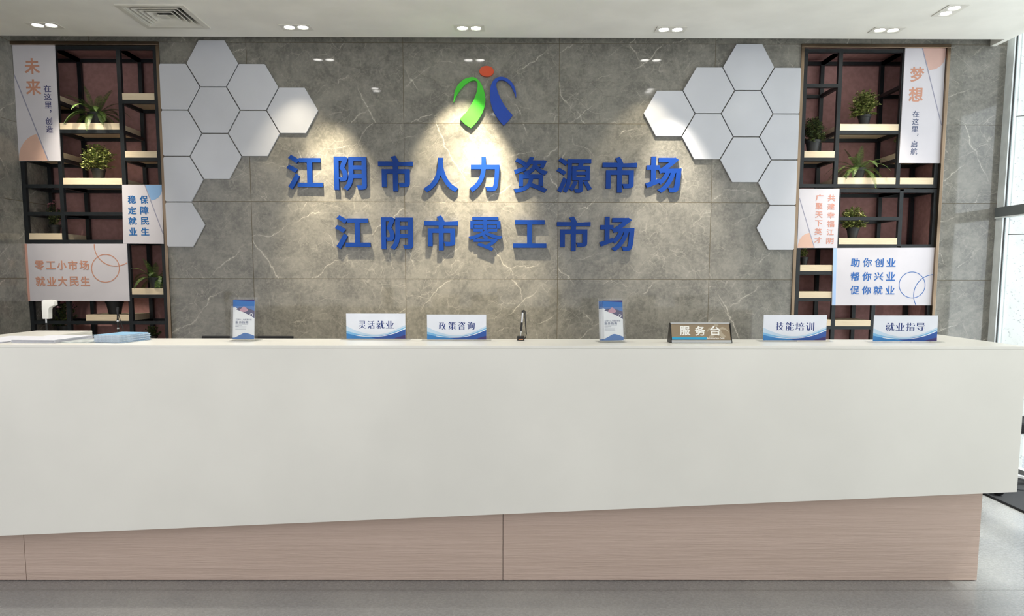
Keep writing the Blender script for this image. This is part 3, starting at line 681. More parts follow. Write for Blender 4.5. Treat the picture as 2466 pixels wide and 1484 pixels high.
def bushy(label, loc, leaf, W, H, seed, r=0.045, h=0.085, L=0.016, nst=46, flower=None, droop=0.25):
    rnd = random.Random(seed); t = thing('potted_plant', label, 'plant', loc)
    pot_parts(t, r, h); st, lf, fl = MB(), MB(), MB()
    for k in range(nst):
        a = rnd.uniform(0, 2*math.pi); e = rnd.uniform(-0.42, 1.0)
        rr = rnd.uniform(0.72, 1.0)
        tip = Vector((math.cos(a)*W/2*rr*math.cos(e*1.45), math.sin(a)*W/2*rr*math.cos(e*1.45)*0.8, h + H*(0.28 + 0.70*math.sin(max(e, -0.42)*1.45)*rr)))
        p0 = Vector((math.cos(a)*r*0.4, math.sin(a)*r*0.4, h*0.9)); m = (p0+tip)/2 + Vector((0, 0, H*0.14))
        path = [p0*(1-s)**2 + m*2*s*(1-s) + tip*s*s for s in (0, .25, .5, .75, 1)]
        st.tube(path, 0.0009, 4)
        for s in np.linspace(0.35, 1.0, 8):
            p = p0*(1-s)**2 + m*2*s*(1-s) + tip*s*s
            for side in (0, 1, 2):
                an = rnd.uniform(0, 6.28); d = Vector((math.cos(an), math.sin(an), rnd.uniform(-0.3, 0.9)))
                l = L*rnd.uniform(0.7, 1.15); leaf_quad(lf, p, d, Vector((rnd.uniform(-.5, .5), rnd.uniform(-.9, .1), 1)), l, l*0.75)
        if flower and tip.z > h+H*0.62:
            for q in range(16):
                d = Vector((rnd.uniform(-1, 1), rnd.uniform(-1, 1), rnd.uniform(-.2, 1))); leaf_quad(fl, tip, d, Vector((0, -.5, 1)), 0.017, 0.012)
    st.build('stem', STEM, t, local=True); lf.build('foliage', leaf, t, local=True)
    if fl.v: fl.build('blossom', flower, t, local=True)
    return t
def fern(label, loc, seed, span=0.26, H=0.20, r=0.05, h=0.085, nf=28, lim=(-9, 9, 0.20)):
    rnd = random.Random(seed); t = thing('potted_fern', label, 'plant', loc); pot_parts(t, r, h)
    for k in range(nf):
        a = 2*math.pi*k/nf + rnd.uniform(-0.25, 0.25); el = (0.10, 0.50, 0.28, 0.85, 0.40, 1.15, 0.62)[k % 7] + rnd.uniform(-.08, .08); L = span*rnd.uniform(0.85, 1.1)*(0.82 if el > 0.8 else 1.0)
        d = Vector((math.cos(a)*math.cos(el), math.sin(a)*math.cos(el)*0.75, math.sin(el)))
        p = Vector((math.cos(a)*r*0.3, math.sin(a)*r*0.3, h*0.9)); pts = []
        n = 22
        for i in range(n+1):
            pts.append(p.copy()); d2 = d + Vector((0, 0, -1))*(0.020+0.062*(1.3-el)/1.3)*(1+i/n*1.2); d = d2.normalized(); p = p + d*L/n
            p.x = min(max(p.x, lim[0]), lim[1]); p.y = min(p.y, lim[2])
            if p.y > -0.085: p.z = max(p.z, 0.004)
        mb = MB(); mb.tube(pts, [0.0012*(1-i/n*0.7) for i in range(n+1)], 4)
        for i in range(2, n+1):
            tt = (pts[i]-pts[i-1]).normalized(); s = tt.cross(Vector((0, 0, 1)))
            if s.length < 1e-3: s = Vector((1, 0, 0))
            s.normalize(); u = s.cross(tt); w = 0.027*math.sin(math.pi*min(1.0, 0.12+0.88*i/n))**0.7 + 0.003
            for sg in (-1, 1):
                for q in (0, 0.5):
                    b0 = pts[i-1].lerp(pts[i], q); dd = (s*sg + tt*0.35 - u*0.15).normalized(); hw = L/n*0.15
                    mb.add([b0-tt*hw, b0+tt*hw, b0+dd*w*0.8+tt*hw*0.9, b0+dd*w, b0+dd*w*0.7-tt*hw*0.8], [(0, 1, 2, 3, 4)])
        mb.build('frond', LEAF_F, t, local=True)
    return t
def onboard(u, z, y): return (at(u, 400, y=y).x if False else at(u, 400, y=y).x, y, z)
def px_x(u, v, y): return at(u, v, y=y).x
fern('potted fern on the upper wide board of the left rack, fronds spreading wide', (px_x(232, 290, .10), .10, top(z316)+.0005), 3, 0.27, 0.2, 0.056, 0.09)
bushy('bushy pot plant with yellow-green leaves on the lower wide board of the left rack', (px_x(238, 424, .13), .13, top(z449)+.0005), LEAF_Y, 0.29, 0.20, 11, 0.050, 0.085, 0.019, 110)
bushy('dark pot plant with pink flower heads on the left rack', (px_x(133, 556, .20), .20, top(z582)+.0005), LEAF_D, 0.13, 0.20, 5, 0.042, 0.075, 0.014, 22, LEAF_P)
fern('potted fern on the low right board of the left rack, beside the bronze frame', (px_x(374, 690, .09), .09, top(z714)+.0005), 21, 0.23, 0.2, 0.048, 0.085, 16, (-9, 0.045, 0.18))
bushy('black planter on the short low board of the left rack, plant hidden above', (px_x(277, 752, .14), .14, top(z777)+.0005), LEAF_D, 0.16, 0.13, 8, 0.062, 0.105, 0.014, 24)
bushy('dark bushy plant with a few pink buds low at the left of the left rack', (px_x(158, 790, .17), .17, top(0.95)+.0005), LEAF_D, 0.22, 0.22, 14, 0.05, 0.09, 0.016, 44, LEAF_P)
bushy('small plant at the bottom right of the left rack, tips just above the counter', (px_x(368, 800, .15), .15, top(0.90)+.0005), LEAF_D, 0.14, 0.085, 17, 0.035, 0.06, 0.014, 20)
bushy('bushy yellow-green pot plant on the top wide board of the right rack', (px_x(2081, 294, .12), .12, top(z319)+.0005), LEAF_Y, 0.26, 0.20, 23, 0.046, 0.085, 0.019, 110)
bushy('dark green bushy pot plant on the narrow left board of the right rack', (px_x(1957, 358, .08), .08, top(z384)+.0005), LEAF_D, 0.21, 0.19, 29, 0.055, 0.09, 0.017, 100)
fern('potted fern on the second wide board of the right rack, upright light green fronds', (px_x(2066, 424, .12), .12, top(z448)+.0005), 34, 0.26, 0.2, 0.052, 0.085, 26)
bushy('rounded green pot plant behind a bar in the lower right rack', (px_x(2053, 570, .10), .10, top(z593)+.0005), LEAF_Y, 0.23, 0.17, 37, 0.046, 0.085, 0.016, 110)
bushy('tiny pot plant with thin stems in the lower right rack beside the bronze frame', (px_x(1936, 635, .10), .10, top(z658)+.0005), LEAF_Y, 0.07, 0.085, 41, 0.031, 0.062, 0.012, 14)
bushy('plant mostly hidden behind the tall board with the pink half disc in the right rack', (px_x(2178, 360, .16), .16, top(z384)+.0005), LEAF_Y, 0.19, 0.15, 44, 0.05, 0.085, 0.015, 40)

# ------------------------------------------------------------------ reception desk
HD, YD = 1.185, -2.44
desk = thing('reception_desk', 'long white reception desk with slanting lower edge on a pinkish wood base', 'desk', (0, -2.2, 0))
DX0, DX1 = -2.58, 2.645
zb = lambda x: 0.268 + (x+2.215)*(0.487-0.268)/(2.651+2.215)
fr = MB().prism([(DX0, zb(DX0)), (DX1, zb(DX1)), (DX1, HD-0.014), (DX0, HD-0.014)], YD, YD+0.05, lambda u, v, w: (u, w, v))
fr.build('front_panel', WHITE, desk, bevel=0.0006)
for x0, x1, zz in ((DX1-0.05, DX1, zb(DX1)), (DX0, DX0+0.05, zb(DX0))):
    MB().box(x0, x1, YD+0.0505, -1.50, zz, HD-0.014).build('side_panel', WHITE, desk, bevel=0.0015)
top_ = MB().prism([(DX0, YD), (DX1, YD), (DX1+0.02, -1.50), (2.405, -1.50), (2.405, -2.05), (-2.25, -2.05), (-2.25, -1.50), (DX0, -1.50)], HD-0.0138, HD, lambda u, v, w: (u, v, w))
top_.build('countertop', WHITE, desk, bevel=0.0025)
for x0, x1 in ((-2.29, -2.2502), (2.4052, 2.44)):
    MB().box(x0, x1, -2.0, -1.5002, 0.70, HD-0.0142).build('return_panel', WHITE, desk, bevel=0.001)
xs_ = [DX0+0.06, px_x(62, 1393, -2.34), px_x(1211, 1398, -2.34), 2.552]
for a, b in zip(xs_[:-1], xs_[1:]):
    yo = -2.335
    MB().prism([(a+0.0012, 0.004), (b-0.0012, 0.004), (b-0.0012, zb(b)+0.25), (a+0.0012, zb(a)+0.25)], yo, yo+0.02, lambda u, v, w: (u, w, v)).build('base_panel', PINKWOOD, desk, bevel=0.001)
MB().box(xs_[0], 2.548, -2.31, -1.6, 0.0, 0.70).build('base_core', BLACKP, desk)
MB().box(-2.2, 2.31, -2.30, -1.45, 0.715, 0.745).build('worktop', WHITE, desk)

# ------------------------------------------------------------------ things on the counter
def text_uv(mb, ch, box, fn, bx, by, depth, N=150):
    u0, v0, u1, v1 = box
    cs = [np.column_stack([u0 + p[:, 0]*(u1-u0), v0 + p[:, 1]*(v1-v0)]) for p in glyph(ch, bx, by, N)]
    v, f = fill(cs, depth); mb.add([fn(a, b, w+depth/2) for a, b, w in v], f)
def shape_uv(outs, fn, z, depth=0.0003):
    v, f = fill(outs, depth); return MB().add([fn(a, b, z+w+depth/2) for a, b, w in v], f)
def curve_pts(pts, n=6):
    out = []; P = [np.array(p, float) for p in pts]
    for i in range(len(P)-1):
        p1, p2 = P[i], P[i+1]; p0 = P[i-1] if i else 2*p1-p2; p3 = P[i+2] if i+2 < len(P) else 2*p2-p1
        for k in range(n):
            t = k/n; out.append(tuple(0.5*((2*p1)+(-p0+p2)*t+(2*p0-5*p1+4*p2-p3)*t*t+(-p0+3*p1-3*p2+p3)*t**3)))
    return out + [tuple(P[-1])]
CARD = plain('card_pale_lilac', S(224, 229, 240), 0.25, spec=0.5, scale=6)
W1, W2, W3, W4, W5, W6 = (plain(n, S(*c), 0.25) for n, c in (('wave_pale_blue', (188, 212, 234)), ('wave_light_blue', (118, 180, 224)), ('wave_white', (240, 245, 250)), ('wave_deep_blue', (20, 76, 160)), ('wave_mid_blue', (44, 126, 196)), ('wave_indigo', (52, 42, 112))))
NAVY = plain('navy_lettering', S(12, 46, 118), 0.3)
def table_sign(label, chars, rect, boxes):
    "rect: photo u0, u1, v_top, v_base of the card"
    u0, u1, v0, vb = rect; p = at((u0+u1)/2, vb, z=HD); y = p.y
    x0, x1 = at(u0, (v0+vb)/2, y=y).x, at(u1, (v0+vb)/2, y=y).x; zt = at((u0+u1)/2, v0, y=y).z; z0 = HD+0.006
    W, H = x1-x0, zt-z0
    t = thing('table_sign', label, 'sign', ((x0+x1)/2, y, HD), 0, 'clear acrylic table signs on the counter')
    MB().box(x0-0.026, x1+0.026, y-0.030, y+0.034, HD+0.0005, HD+0.005).build('acrylic_base', ACRYL, t, bevel=0.001)
    MB().box(x0-0.001, x1+0.001, y, y+0.005, HD+0.0052, zt+0.0015).build('acrylic_panel', ACRYL, t, bevel=0.0008)
    fn = lambda u, v, w: (x0+u*W, y-0.0008-w, z0+v*H)
    MB().box(x0, x1, y-0.0007, y-0.0001, z0, zt).build('card', CARD, t)
    c1 = curve_pts([(0, .50), (.2, .29), (.45, .16), (.7, .24), (1, .54)]); c2 = curve_pts([(0, .31), (.2, .18), (.45, .10), (.7, .18), (1, .47)])
    c3 = curve_pts([(.15, .145), (.4, .085), (.62, .115), (.82, .235), (1, .42)]); c4 = curve_pts([(0, .21), (.2, .105), (.38, .07), (.6, .09), (.8, .19), (1, .365)])
    lay = [(W1, c1+[(1, 0), (0, 0)]), (W2, c2+[(1, 0), (0, 0)]), (W5, curve_pts([(.55, .1), (.8, .23), (1, .41)])+[(1, 0), (.5, 0)]), (W3, c3+[(a, b-0.03) for a, b in c3[::-1]]), (W4, c4+[(1, 0), (0, 0)]), (W5, curve_pts([(0, .21), (.2, .105), (.38, .07)])+[(.5, 0), (0, 0)]), (W6, [(.79, 0), (1, .15), (1, 0)])]
    for k, (m, o) in enumerate(lay):
        shape_uv([o], fn, 0.00006*k, 0.00005).build('printed_wave', m, t)
    mb = MB()
    for ch, (a, b, c, d) in zip(chars, boxes):
        fa = lambda u, v: ((at(u, v, y=y).x-x0)/W, (at(u, v, y=y).z-z0)/H)
        (ua, vt), (ub, vb2) = fa(a, b), fa(c, d); text_uv(mb, ch, (ua, vb2, ub, vt), fn, 0.026, -0.012, 0.0003, 190)
    m2 = mb.build('printed_text', NAVY, t)
    return t
table_sign('clear table sign left of the other blue one at the counter middle, reading 灵活就业', '灵活就业', (834, 976.3, 755.3, 818.5), [(864, 773, 881, 791.7), (885, 773, 902.7, 792), (906, 772.7, 926, 792), (929, 773, 948.7, 791.3)])
table_sign('clear table sign with blue waves just left of the counter pen, reading 政策咨询', '政策咨询', (1028.4, 1171, 757.8, 820.5), [(1056.6, 776, 1073.5, 794), (1079.4, 775, 1098, 794), (1102.6, 775, 1120.5, 794), (1125.4, 775, 1143.3, 794)])
table_sign('clear table sign with blue waves right of the brown name stand, reading 技能培训', '技能培训', (1838, 1990, 759, 822.5), [(1868.6, 776, 1886, 795.5), (1891.8, 776.5, 1911.8, 796.3), (1915.4, 777, 1936.5, 796.3), (1941, 777, 1960.3, 797)])
table_sign('clear table sign with blue waves at the right end of the counter, reading 就业指导', '就业指导', (2103.2, 2257.4, 760, 824.5), [(2132.6, 777.6, 2153.7, 797), (2157.5, 778, 2178, 797), (2181.7, 777.6, 2202.4, 797), (2206.4, 778, 2227, 797)])

BW, BH = 0.098, 0.196
BROW = plain('brochure_white', S(232, 234, 238), 0.3); BROB = plain('brochure_blue', S(40, 104, 176), 0.3); BROD = plain('brochure_dark_photo', S(62, 58, 100), 0.3)
BROP = plain('brochure_pink_photo', S(188, 140, 160), 0.3); BROT = plain('brochure_ink', S(52, 70, 112), 0.3); BROI = plain('brochure_indigo', S(44, 44, 120), 0.3)
def brochure_holder(label, u, vb, rz, tilt, stem):
    p = at(u, vb, z=HD); t = thing('brochure_holder', label, 'holder', (p.x, p.y, HD), rz)
    s_, c_ = math.sin(tilt), math.cos(tilt)
    def L(u, v, w): return (u, v*s_ - w*c_ + 0.012, v*c_ + w*s_ + 0.006)      # w = towards the reader
    w2 = 0.062
    MB().prism([(-w2, 0), (w2, 0), (w2, 0.212), (-w2, 0.212)], -0.003, 0, L).build('back_plate', ACRYL, t, local=True)
    for s in (-1, 1): MB().prism([(0, 0), (0.032, 0), (0.030, 0.15), (0.012, 0.205), (0, 0.212)], s*w2-0.0015, s*w2+0.0015, lambda a, b, c: L(c, b, a)).build('side_plate', ACRYL, t, local=True)
    MB().prism([(-w2, 0), (w2, 0), (w2, 0.165), (-w2, 0.165)], 0.030, 0.0325, L).build('front_plate', ACRYL, t, local=True)
    MB().box(-w2-0.006, w2+0.006, -0.025, 0.075, 0.0006, 0.004).build('base_plate', ACRYL, t, local=True)
    R = Matrix.Rotation(rz, 3, 'Z')
    n = 5
    for k in range(n):                                   # last one is the front brochure
        off = (-0.012 + 0.0045*k, 0.002+0.0*k)
        lab = 'front blue and white brochure standing in the %s acrylic holder' % stem if k == n-1 else 'blue and white brochure tucked behind the front one in the %s acrylic holder' % stem
        b = thing('brochure', lab, 'brochure', (p.x, p.y, HD), rz, 'brochures in the %s acrylic holder' % stem)
        wz = 0.003+0.0048*k; fn = lambda a, c, w, wz=wz, off=off: L(-BW/2+off[0]+a*BW, off[1]+c*BH, wz+0.0016+w)
        MB().prism([(0, 0), (1, 0), (1, 1), (0, 1)], -0.0016, 0, fn).build('cover', BROW, b, local=True, bevel=0.0)
        lay = [(BROB, [[(0, 1), (1, 1), (1, .53), (0, .81)]]), (BROB, [[(0, 0), (1, 0), (1, .08)] + curve_pts([(1, .085), (.72, .135), (.5, .155), (.3, .11), (0, .035)])])]
        if k == n-1:
            lay += [(BROI, [[(0, 1), (1, 1), (1, .955), (0, .985)]]), (BROD, [[(.04, .755), (.22, .80), (.6, .79), (1, .72), (1, .535), (.5, .665)]]), (BROP, [circ(.45, .735, .21, 20, ry=.048)]), (BROP, [[(.30, .77), (.45, .83), (.62, .78), (.45, .76)]]),
                    (BROW, [circ(.84, .612, .085, 20, ry=.043), circ(.84, .612, .06, 20, ry=.03)])]
            lay += [(BROT, [[(a, v-h_), (b_, v-h_), (b_, v), (a, v)]]) for a, b_, v, h_ in ((.03, .68, .372, .005), (.03, .38, .345, .006), (.03, .2, .322, .006), (.03, .60, .312, .003), (.03, .55, .288, .005), (.03, .58, .255, .006))]
        for q, (m, o) in enumerate(lay): shape_uv(o, fn, 0.00005*(q+1), 0.00004).build('printed_shape', m, b, local=True)
        if k == n-1:
            mb = MB()
            for i, ch in enumerate('江阴市人力资源市场'): text_uv(mb, ch, (.04+.092*i, .468, .04+.092*i+.082, .512), fn, 0.006, 0.004, 0.0003, 110)
            for i, ch in enumerate('服务指南'): text_uv(mb, ch, (.03+.17*i, .392, .03+.17*i+.15, .455), fn, 0.012, 0.010, 0.0003, 110)
            mb.build('printed_text', BROT, b, local=True)
    return t
brochure_holder('clear acrylic holder with brochures on the counter left of the middle', 588, 821.5, math.radians(-2), math.radians(7), 'left')
brochure_holder('clear acrylic holder with brochures on the counter left of the brown stand', 1474, 825, math.radians(9), math.radians(9), 'right')

# tent-shaped name stand
p = at(1690, 827, z=HD); yst = p.y; xa, xb = at(1619, 812, y=yst).x, at(1761, 812, y=yst).x
ns = thing('name_stand', 'brown and silver tent-shaped name stand reading 服务台 on the counter', 'sign', ((xa+xb)/2, yst, HD))
SL = 0.104; ta = math.radians(24)
def LS(u, v, w): return (u, yst + v*math.sin(ta) - w*math.cos(ta), HD + 0.002 + v*math.cos(ta) + w*math.sin(ta))
BROWN = plain('taupe_panel', S(150, 134, 112), 0.3, 0.3); CYAN = plain('cyan_stripe', S(38, 160, 208), 0.35); WTXT = plain('white_lettering', S(238, 238, 234), 0.35); TAUPE2 = plain('light_taupe_print', S(172, 160, 140), 0.35)
MB().prism([(xa, 0.012), (xb, 0.012), (xb, SL-0.004), (xa, SL-0.004)], -0.004, 0, LS).build('panel', BROWN, ns)
MB().prism([(xa-0.002, 0), (xb+0.002, 0), (xb+0.002, 0.013), (xa-0.002, 0.013)], -0.005, 0.0035, LS).build('bottom_rail', SILVER, ns, bevel=0.001)
MB().prism([(xa-0.002, SL-0.006), (xb+0.002, SL-0.006), (xb+0.002, SL+0.002), (xa-0.002, SL+0.002)], -0.012, 0.0025, LS).build('top_rail', SILVER, ns, bevel=0.001)
tz = HD+0.002+SL*math.cos(ta); ty = yst+SL*math.sin(ta)
for x in (xa-0.006, xb+0.002): MB().prism([(yst-0.004, HD+0.0005), (yst+2*SL*math.sin(ta)+0.004, HD+0.0005), (ty+0.005, tz), (ty-0.004, tz)], x, x+0.004, lambda a, b, c: (c, a, b)).build('end_cap', BLACKP, ns)
MB().prism([(ty+0.001, tz-0.006), (ty+0.004, tz-0.004), (yst+2*SL*math.sin(ta)+0.002, HD+0.001), (yst+2*SL*math.sin(ta)-0.002, HD+0.001)], xa, xb, lambda a, b, c: (c, a, b)).build('rear_panel', GREYM, ns)
PWs = (xb-xa)
def stx(u): return xa + (u-1619)/(1761-1619)*PWs
def stv(v): return (827-v)/(827-779)*SL
fw = circ(stx(1729), stv(784.5), .011, 24, ry=.008)
shape_uv([fw], LS, 0.0002).build('printed_emblem', TAUPE2, ns)
shape_uv([curve_pts([(stx(1704), stv(803)), (stx(1709), stv(793)), (stx(1719), stv(789)), (stx(1726), stv(797)), (stx(1724), stv(808)), (stx(1716), stv(817))]) + curve_pts([(stx(1709), stv(812)), (stx(1717), stv(803)), (stx(1719), stv(795)), (stx(1711), stv(796)), (stx(1704), stv(803))])], LS, 0.0002).build('printed_emblem', TAUPE2, ns)
shape_uv([curve_pts([(stx(1759), stv(803)), (stx(1752), stv(793)), (stx(1742), stv(789)), (stx(1733), stv(797)), (stx(1735), stv(808)), (stx(1743), stv(817))]) + curve_pts([(stx(1750), stv(812)), (stx(1742), stv(803)), (stx(1740), stv(795)), (stx(1750), stv(796)), (stx(1759), stv(803))])], LS, 0.0002).build('printed_emblem', TAUPE2, ns)
shape_uv([[(xa+0.001, stv(819.4)), (stx(1703), stv(819.4)), (stx(1703), stv(814)), (xa+0.001, stv(814))]], LS, 0.0004).build('stripe', CYAN, ns)
for ch, (a, b, c, d) in zip('服务台', [(1639, 786.9, 1664.8, 809.5), (1676, 786.4, 1701.4, 809.9), (1712.5, 786, 1737.7, 809.5)]):
    mb = MB(); text_uv(mb, ch, (stx(a), stv(d), stx(c), stv(b)), LS, 0.024, 0.020, 0.0008, 180); mb.build('printed_text', WTXT, ns)
mb = MB()
ent = 'Information Desk'; wid = dict(I=.3, n=.58, f=.36, o=.58, r=.38, m=.86, a=.54, t=.36, i=.26, D=.7, e=.56, s=.5, k=.54); wid[' '] = .3; tot = sum(wid[c] for c in ent); cu_ = 1704.8
XH = dict(I=(0, .74), D=(0, .74), f=(0, .78), t=(0, .7), i=(0, .76), k=(0, .78))
for c in ent:
    w_ = wid[c]/tot*42
    if c != ' ':
        b0, b1 = XH.get(c, (0, .54)); s0 = stv(818.2); hh = stv(813.6)-s0
        text_uv(mb, c, (stx(cu_+w_*0.08), s0+b0*hh, stx(cu_+w_*0.92), s0+b1*hh*1.25), LS, 0.004, 0.004, 0.0006, 90)
    cu_ += w_
mb.build('printed_text', WTXT, ns)

# pen on a chained stand
p = at(1254, 820, z=HD)
pen = thing('counter_pen', 'silver and black pen standing in a black holder with a cord', 'pen', (p.x, p.y, HD))
MB().box(p.x-0.019, p.x+0.019, p.y-0.013, p.y+0.019, HD+0.0005, HD+0.022).build('holder', BLACKP, pen, bevel=0.003)
shape_uv([[(-0.011, 0.004), (0.012, 0.004), (0.012, 0.009), (-0.011, 0.009)]], lambda u, v, w: (p.x+u, p.y-0.0132-w, HD+v), 0.0).build('sticker', plain('orange_sticker', S(206, 150, 110), 0.4), pen)
b0 = Vector((p.x, p.y+0.003, HD+0.022)); t0 = b0 + Vector((0.010, 0.006, 0.128))
def onp(s): return b0.lerp(t0, s)
MB().tube([onp(0.0), onp(0.12), onp(0.16), onp(0.30)], [0.0018, 0.0028, 0.0045, 0.0048], 14).build('tip', SILVER, pen, smooth=True)
MB().tube([onp(0.20), onp(0.24), onp(0.50), onp(0.54)], [0.0052, 0.0056, 0.0052, 0.0048], 14).build('grip', BLACKP, pen, smooth=True)
MB().tube([onp(0.54), onp(0.95)], [0.0046, 0.0044], 14).build('barrel', SILVER, pen, smooth=True)
MB().tube([onp(0.93), onp(1.0), onp(1.02)], [0.0056, 0.0062, 0.004], 14).build('cap', BLACKP, pen, smooth=True)
MB().tube([onp(1.0), onp(1.03)+Vector((.006, 0, 0)), onp(0.97)+Vector((.012, .002, 0)), onp(0.7)+Vector((.015, .003, 0)), onp(0.35)+Vector((.022, .004, 0)), onp(0.08)+Vector((.028, .006, 0)), b0+Vector((.024, .006, -.010)), b0+Vector((.017, .004, -.013))], 0.0028, 8).build('cord', BLACKP, pen, smooth=True)

# papers, magazine, booklets
PAPER = plain('white_paper', S(208, 210, 219), 0.8, scale=40)
def paper_stack(name, label, cat, cx, cy, rz, w, l, n, th, z=HD, mat=PAPER, jit=0.004, seed=1, curl=0.0):
    rnd = random.Random(seed); t = MB()
    for k in range(n):
        a = rz + rnd.uniform(-1, 1)*jit*4; ox, oy = rnd.uniform(-jit, jit), rnd.uniform(-jit, jit)
        c, s = math.cos(a), math.sin(a); nn = 8; up = []; dn = []
        for i in range(nn+1):
            v = i/nn*l; cz = curl*(i/nn)**3 if k > n*0.6 else 0.0
            for u in (-w/2, w/2):
                x, y = cx+ox+u*c-v*s, cy+oy+u*s+v*c; up.append((x, y, z+0.0006+th*(k+0.92)+cz)); dn.append((x, y, z+0.0006+th*k+cz))
        vs = up+dn; m = len(up); fs = []
        for i in range(nn):
            j = 2*i; fs += [(j, j+1, j+3, j+2), (m+j, m+j+2, m+j+3, m+j+1), (j, j+2, m+j+2, m+j), (j+1, m+j+1, m+j+3, j+3)]
        fs += [(0, m, m+1, 1), (m-2, m-1, 2*m-1, 2*m-2)]
        t.add(vs, fs)
    o = t.build(name, mat); return tag(o, label, cat)
paper_stack('paper_stack', 'stack of white paper sheets at the counter front, beside the blue booklets', 'paper', -2.055, -2.352, math.radians(-3), 0.212, 0.297, 12, 0.0013, seed=4)
paper_stack('paper_stack', 'spread of white paper sheets at the far left end of the counter', 'paper', -2.305, -2.345, math.radians(-7), 0.205, 0.29, 6, 0.0010, seed=9, jit=0.005, curl=0.005)
mg = paper_stack('magazine', 'thin magazine lying between the white papers and the blue booklets', 'magazine', -1.870, -2.335, math.radians(-4), 0.140, 0.205, 3, 0.0013, seed=5, mat=[plain('magazine_cover', S(196, 204, 204), 0.35, var=0.25, scale=22)], jit=0.0015)
BOOKB = plain('light_blue_booklet_cover', S(140, 190, 226), 0.35, scale=10); BOOKP = plain('booklet_pages', S(214, 220, 228), 0.7, var=0.1, scale=200)
def booklet(label, loc, rz):
    t = thing('booklet', label, 'booklet', loc, rz, 'light blue booklets in the counter stack')
    w, l, n = 0.148, 0.210, 6
    def sheet(z0, z1, x0, x1, y0, y1):
        vs = []; fs = []
        for i in range(n+1):
            y = y0+(y1-y0)*i/n; c = 0.004*(abs(2*i/n-1))**2
            vs += [(x0, y, z0+c*0.15), (x1, y, z0+c*0.15), (x1, y, z1+c*0.15), (x0, y, z1+c*0.15)]
        for i in range(n):
            for e in range(4): fs.append((4*i+e, 4*i+(e+1) % 4, 4*i+4+(e+1) % 4, 4*i+4+e))
        return MB().add(vs, fs+[(0, 1, 2, 3), (4*n, 4*n+1, 4*n+2, 4*n+3)])
    sheet(0.0002, 0.0005, -w, 0, 0, l).build('cover', BOOKB, t, local=True); sheet(0.0006, 0.0026, -w-0.0002, -0.0006, 0.0002, l-0.001).build('pages', BOOKP, t, local=True); sheet(0.0027, 0.0030, -w, 0, 0, l).build('cover', BOOKB, t, local=True)
    return t
bk0 = None; nb = 11; rnd = random.Random(2)
for k in range(nb):
    loc = (-1.643+rnd.uniform(-.002, .002), -2.344+rnd.uniform(-.002, .002), HD+0.0006+0.0034*k); rz = math.radians(-12+rnd.uniform(-1.2, 1.2) + (2 if k == nb-1 else 0))
    lab = 'light blue booklet lying on top of the booklet stack on the counter' if k == nb-1 else ('light blue booklet directly under the topmost one in the stack' if k == nb-2 else 'light blue booklet inside the stack on the counter, below the top two')
    if bk0 is None: bk0 = booklet(lab, loc, rz)
    else: dup(bk0, loc, rz, lab, 'light blue booklets in the counter stack')

# equipment behind the counter
ym = -1.62; x0, x1 = at(485, 812, y=ym).x, at(705, 812, y=ym).x; zt = at(595, 809.5, y=ym).z; xm = (x0+x1)/2
mon = thing('monitor', 'black computer monitor behind the counter, only its top edge showing', 'monitor', (xm, ym, 0.7455))
MB().box(x0, x1, ym, ym+0.022, zt-0.315, zt).build('housing', BLACKP, mon, bevel=0.006)
MB().box(x0+0.012, x1-0.012, ym+0.0222, ym+0.0228, zt-0.30, zt-0.012).build('screen', plain('dark_screen', S(14, 16, 20), 0.12), mon)
MB().box(xm-0.03, xm+0.03, ym-0.02, ym-0.0005, 0.76, zt-0.12).build('neck', BLACKP, mon, bevel=0.004)
MB().box(xm-0.11, xm+0.11, ym-0.08, ym+0.10, 0.7455, 0.759).build('foot', BLACKP, mon, bevel=0.004)
yq = -1.78; q = at(283, 745, y=yq)
mic = thing('microphone', 'black gooseneck microphone rising behind the blue booklets', 'microphone', (q.x, yq, 0.7455))
MB().box(q.x-0.05, q.x+0.05, yq-0.06, yq+0.06, 0.7455, 0.785).build('base', BLACKP, mic, bevel=0.006)
MB().tube([(q.x-0.002, yq, 0.78), (q.x-0.002, yq, 1.255)], 0.0045, 10).build('gooseneck', BLACKP, mic, smooth=True)
for z in (1.214, 1.255): MB().lathe([(0.0062, 0), (0.0068, 0.004), (0.0062, 0.008)], 14, (q.x-0.002, yq, z)).build('collar', SILVER, mic, smooth=True)
MB().tube([(q.x-0.002, yq, 1.262), (q.x, yq, 1.32), (q.x-0.001, yq+0.004, 1.332), (q.x-0.004, yq+0.012, 1.330)], [0.006, 0.0075, 0.0065, 0.006], 12).build('capsule', BLACKP, mic, smooth=True)
MB().tube([(q.x+0.004, yq, 1.30), (q.x+0.012, yq, 1.262), (q.x+0.028, yq, 1.20), (q.x+0.05, yq, 1.10), (q.x+0.06, yq, 0.790)], 0.0022, 6).build('cable', BLACKP, mic, smooth=True)
yc = -1.42; q = at(118, 745, y=yc)
cd = thing('camera_stand', 'white handheld-shaped camera head on a thin pole behind the counter left end', 'camera', (q.x, yc, 0))
prof = [(105, 726), (108, 723), (120, 722), (131, 723.3), (134, 725.5), (134.3, 735.5), (127, 738.5), (122.5, 741.5), (121.5, 746), (121.6, 768), (107.2, 768), (105.2, 745)]
MB().prism([(at(a, b, y=yc).x, at(a, b, y=yc).z) for a, b in prof], yc-0.02, yc+0.02, lambda u, v, w: (u, w, v)).build('camera_head', plain('white_plastic', S(236, 236, 232), 0.35), cd, bevel=0.004, smooth=True)
e = at(114, 768, y=yc); MB().lathe([(0.0052, -0.025), (0.0052, 0.0)], 14, (e.x-0.008, yc, e.z)).build('socket', SILVER, cd, smooth=True)
MB().tube([(e.x-0.008, yc, 0.02), (e.x-0.008, yc, e.z-0.024)], 0.0065, 10).build('pole', BLACKP, cd, smooth=True)
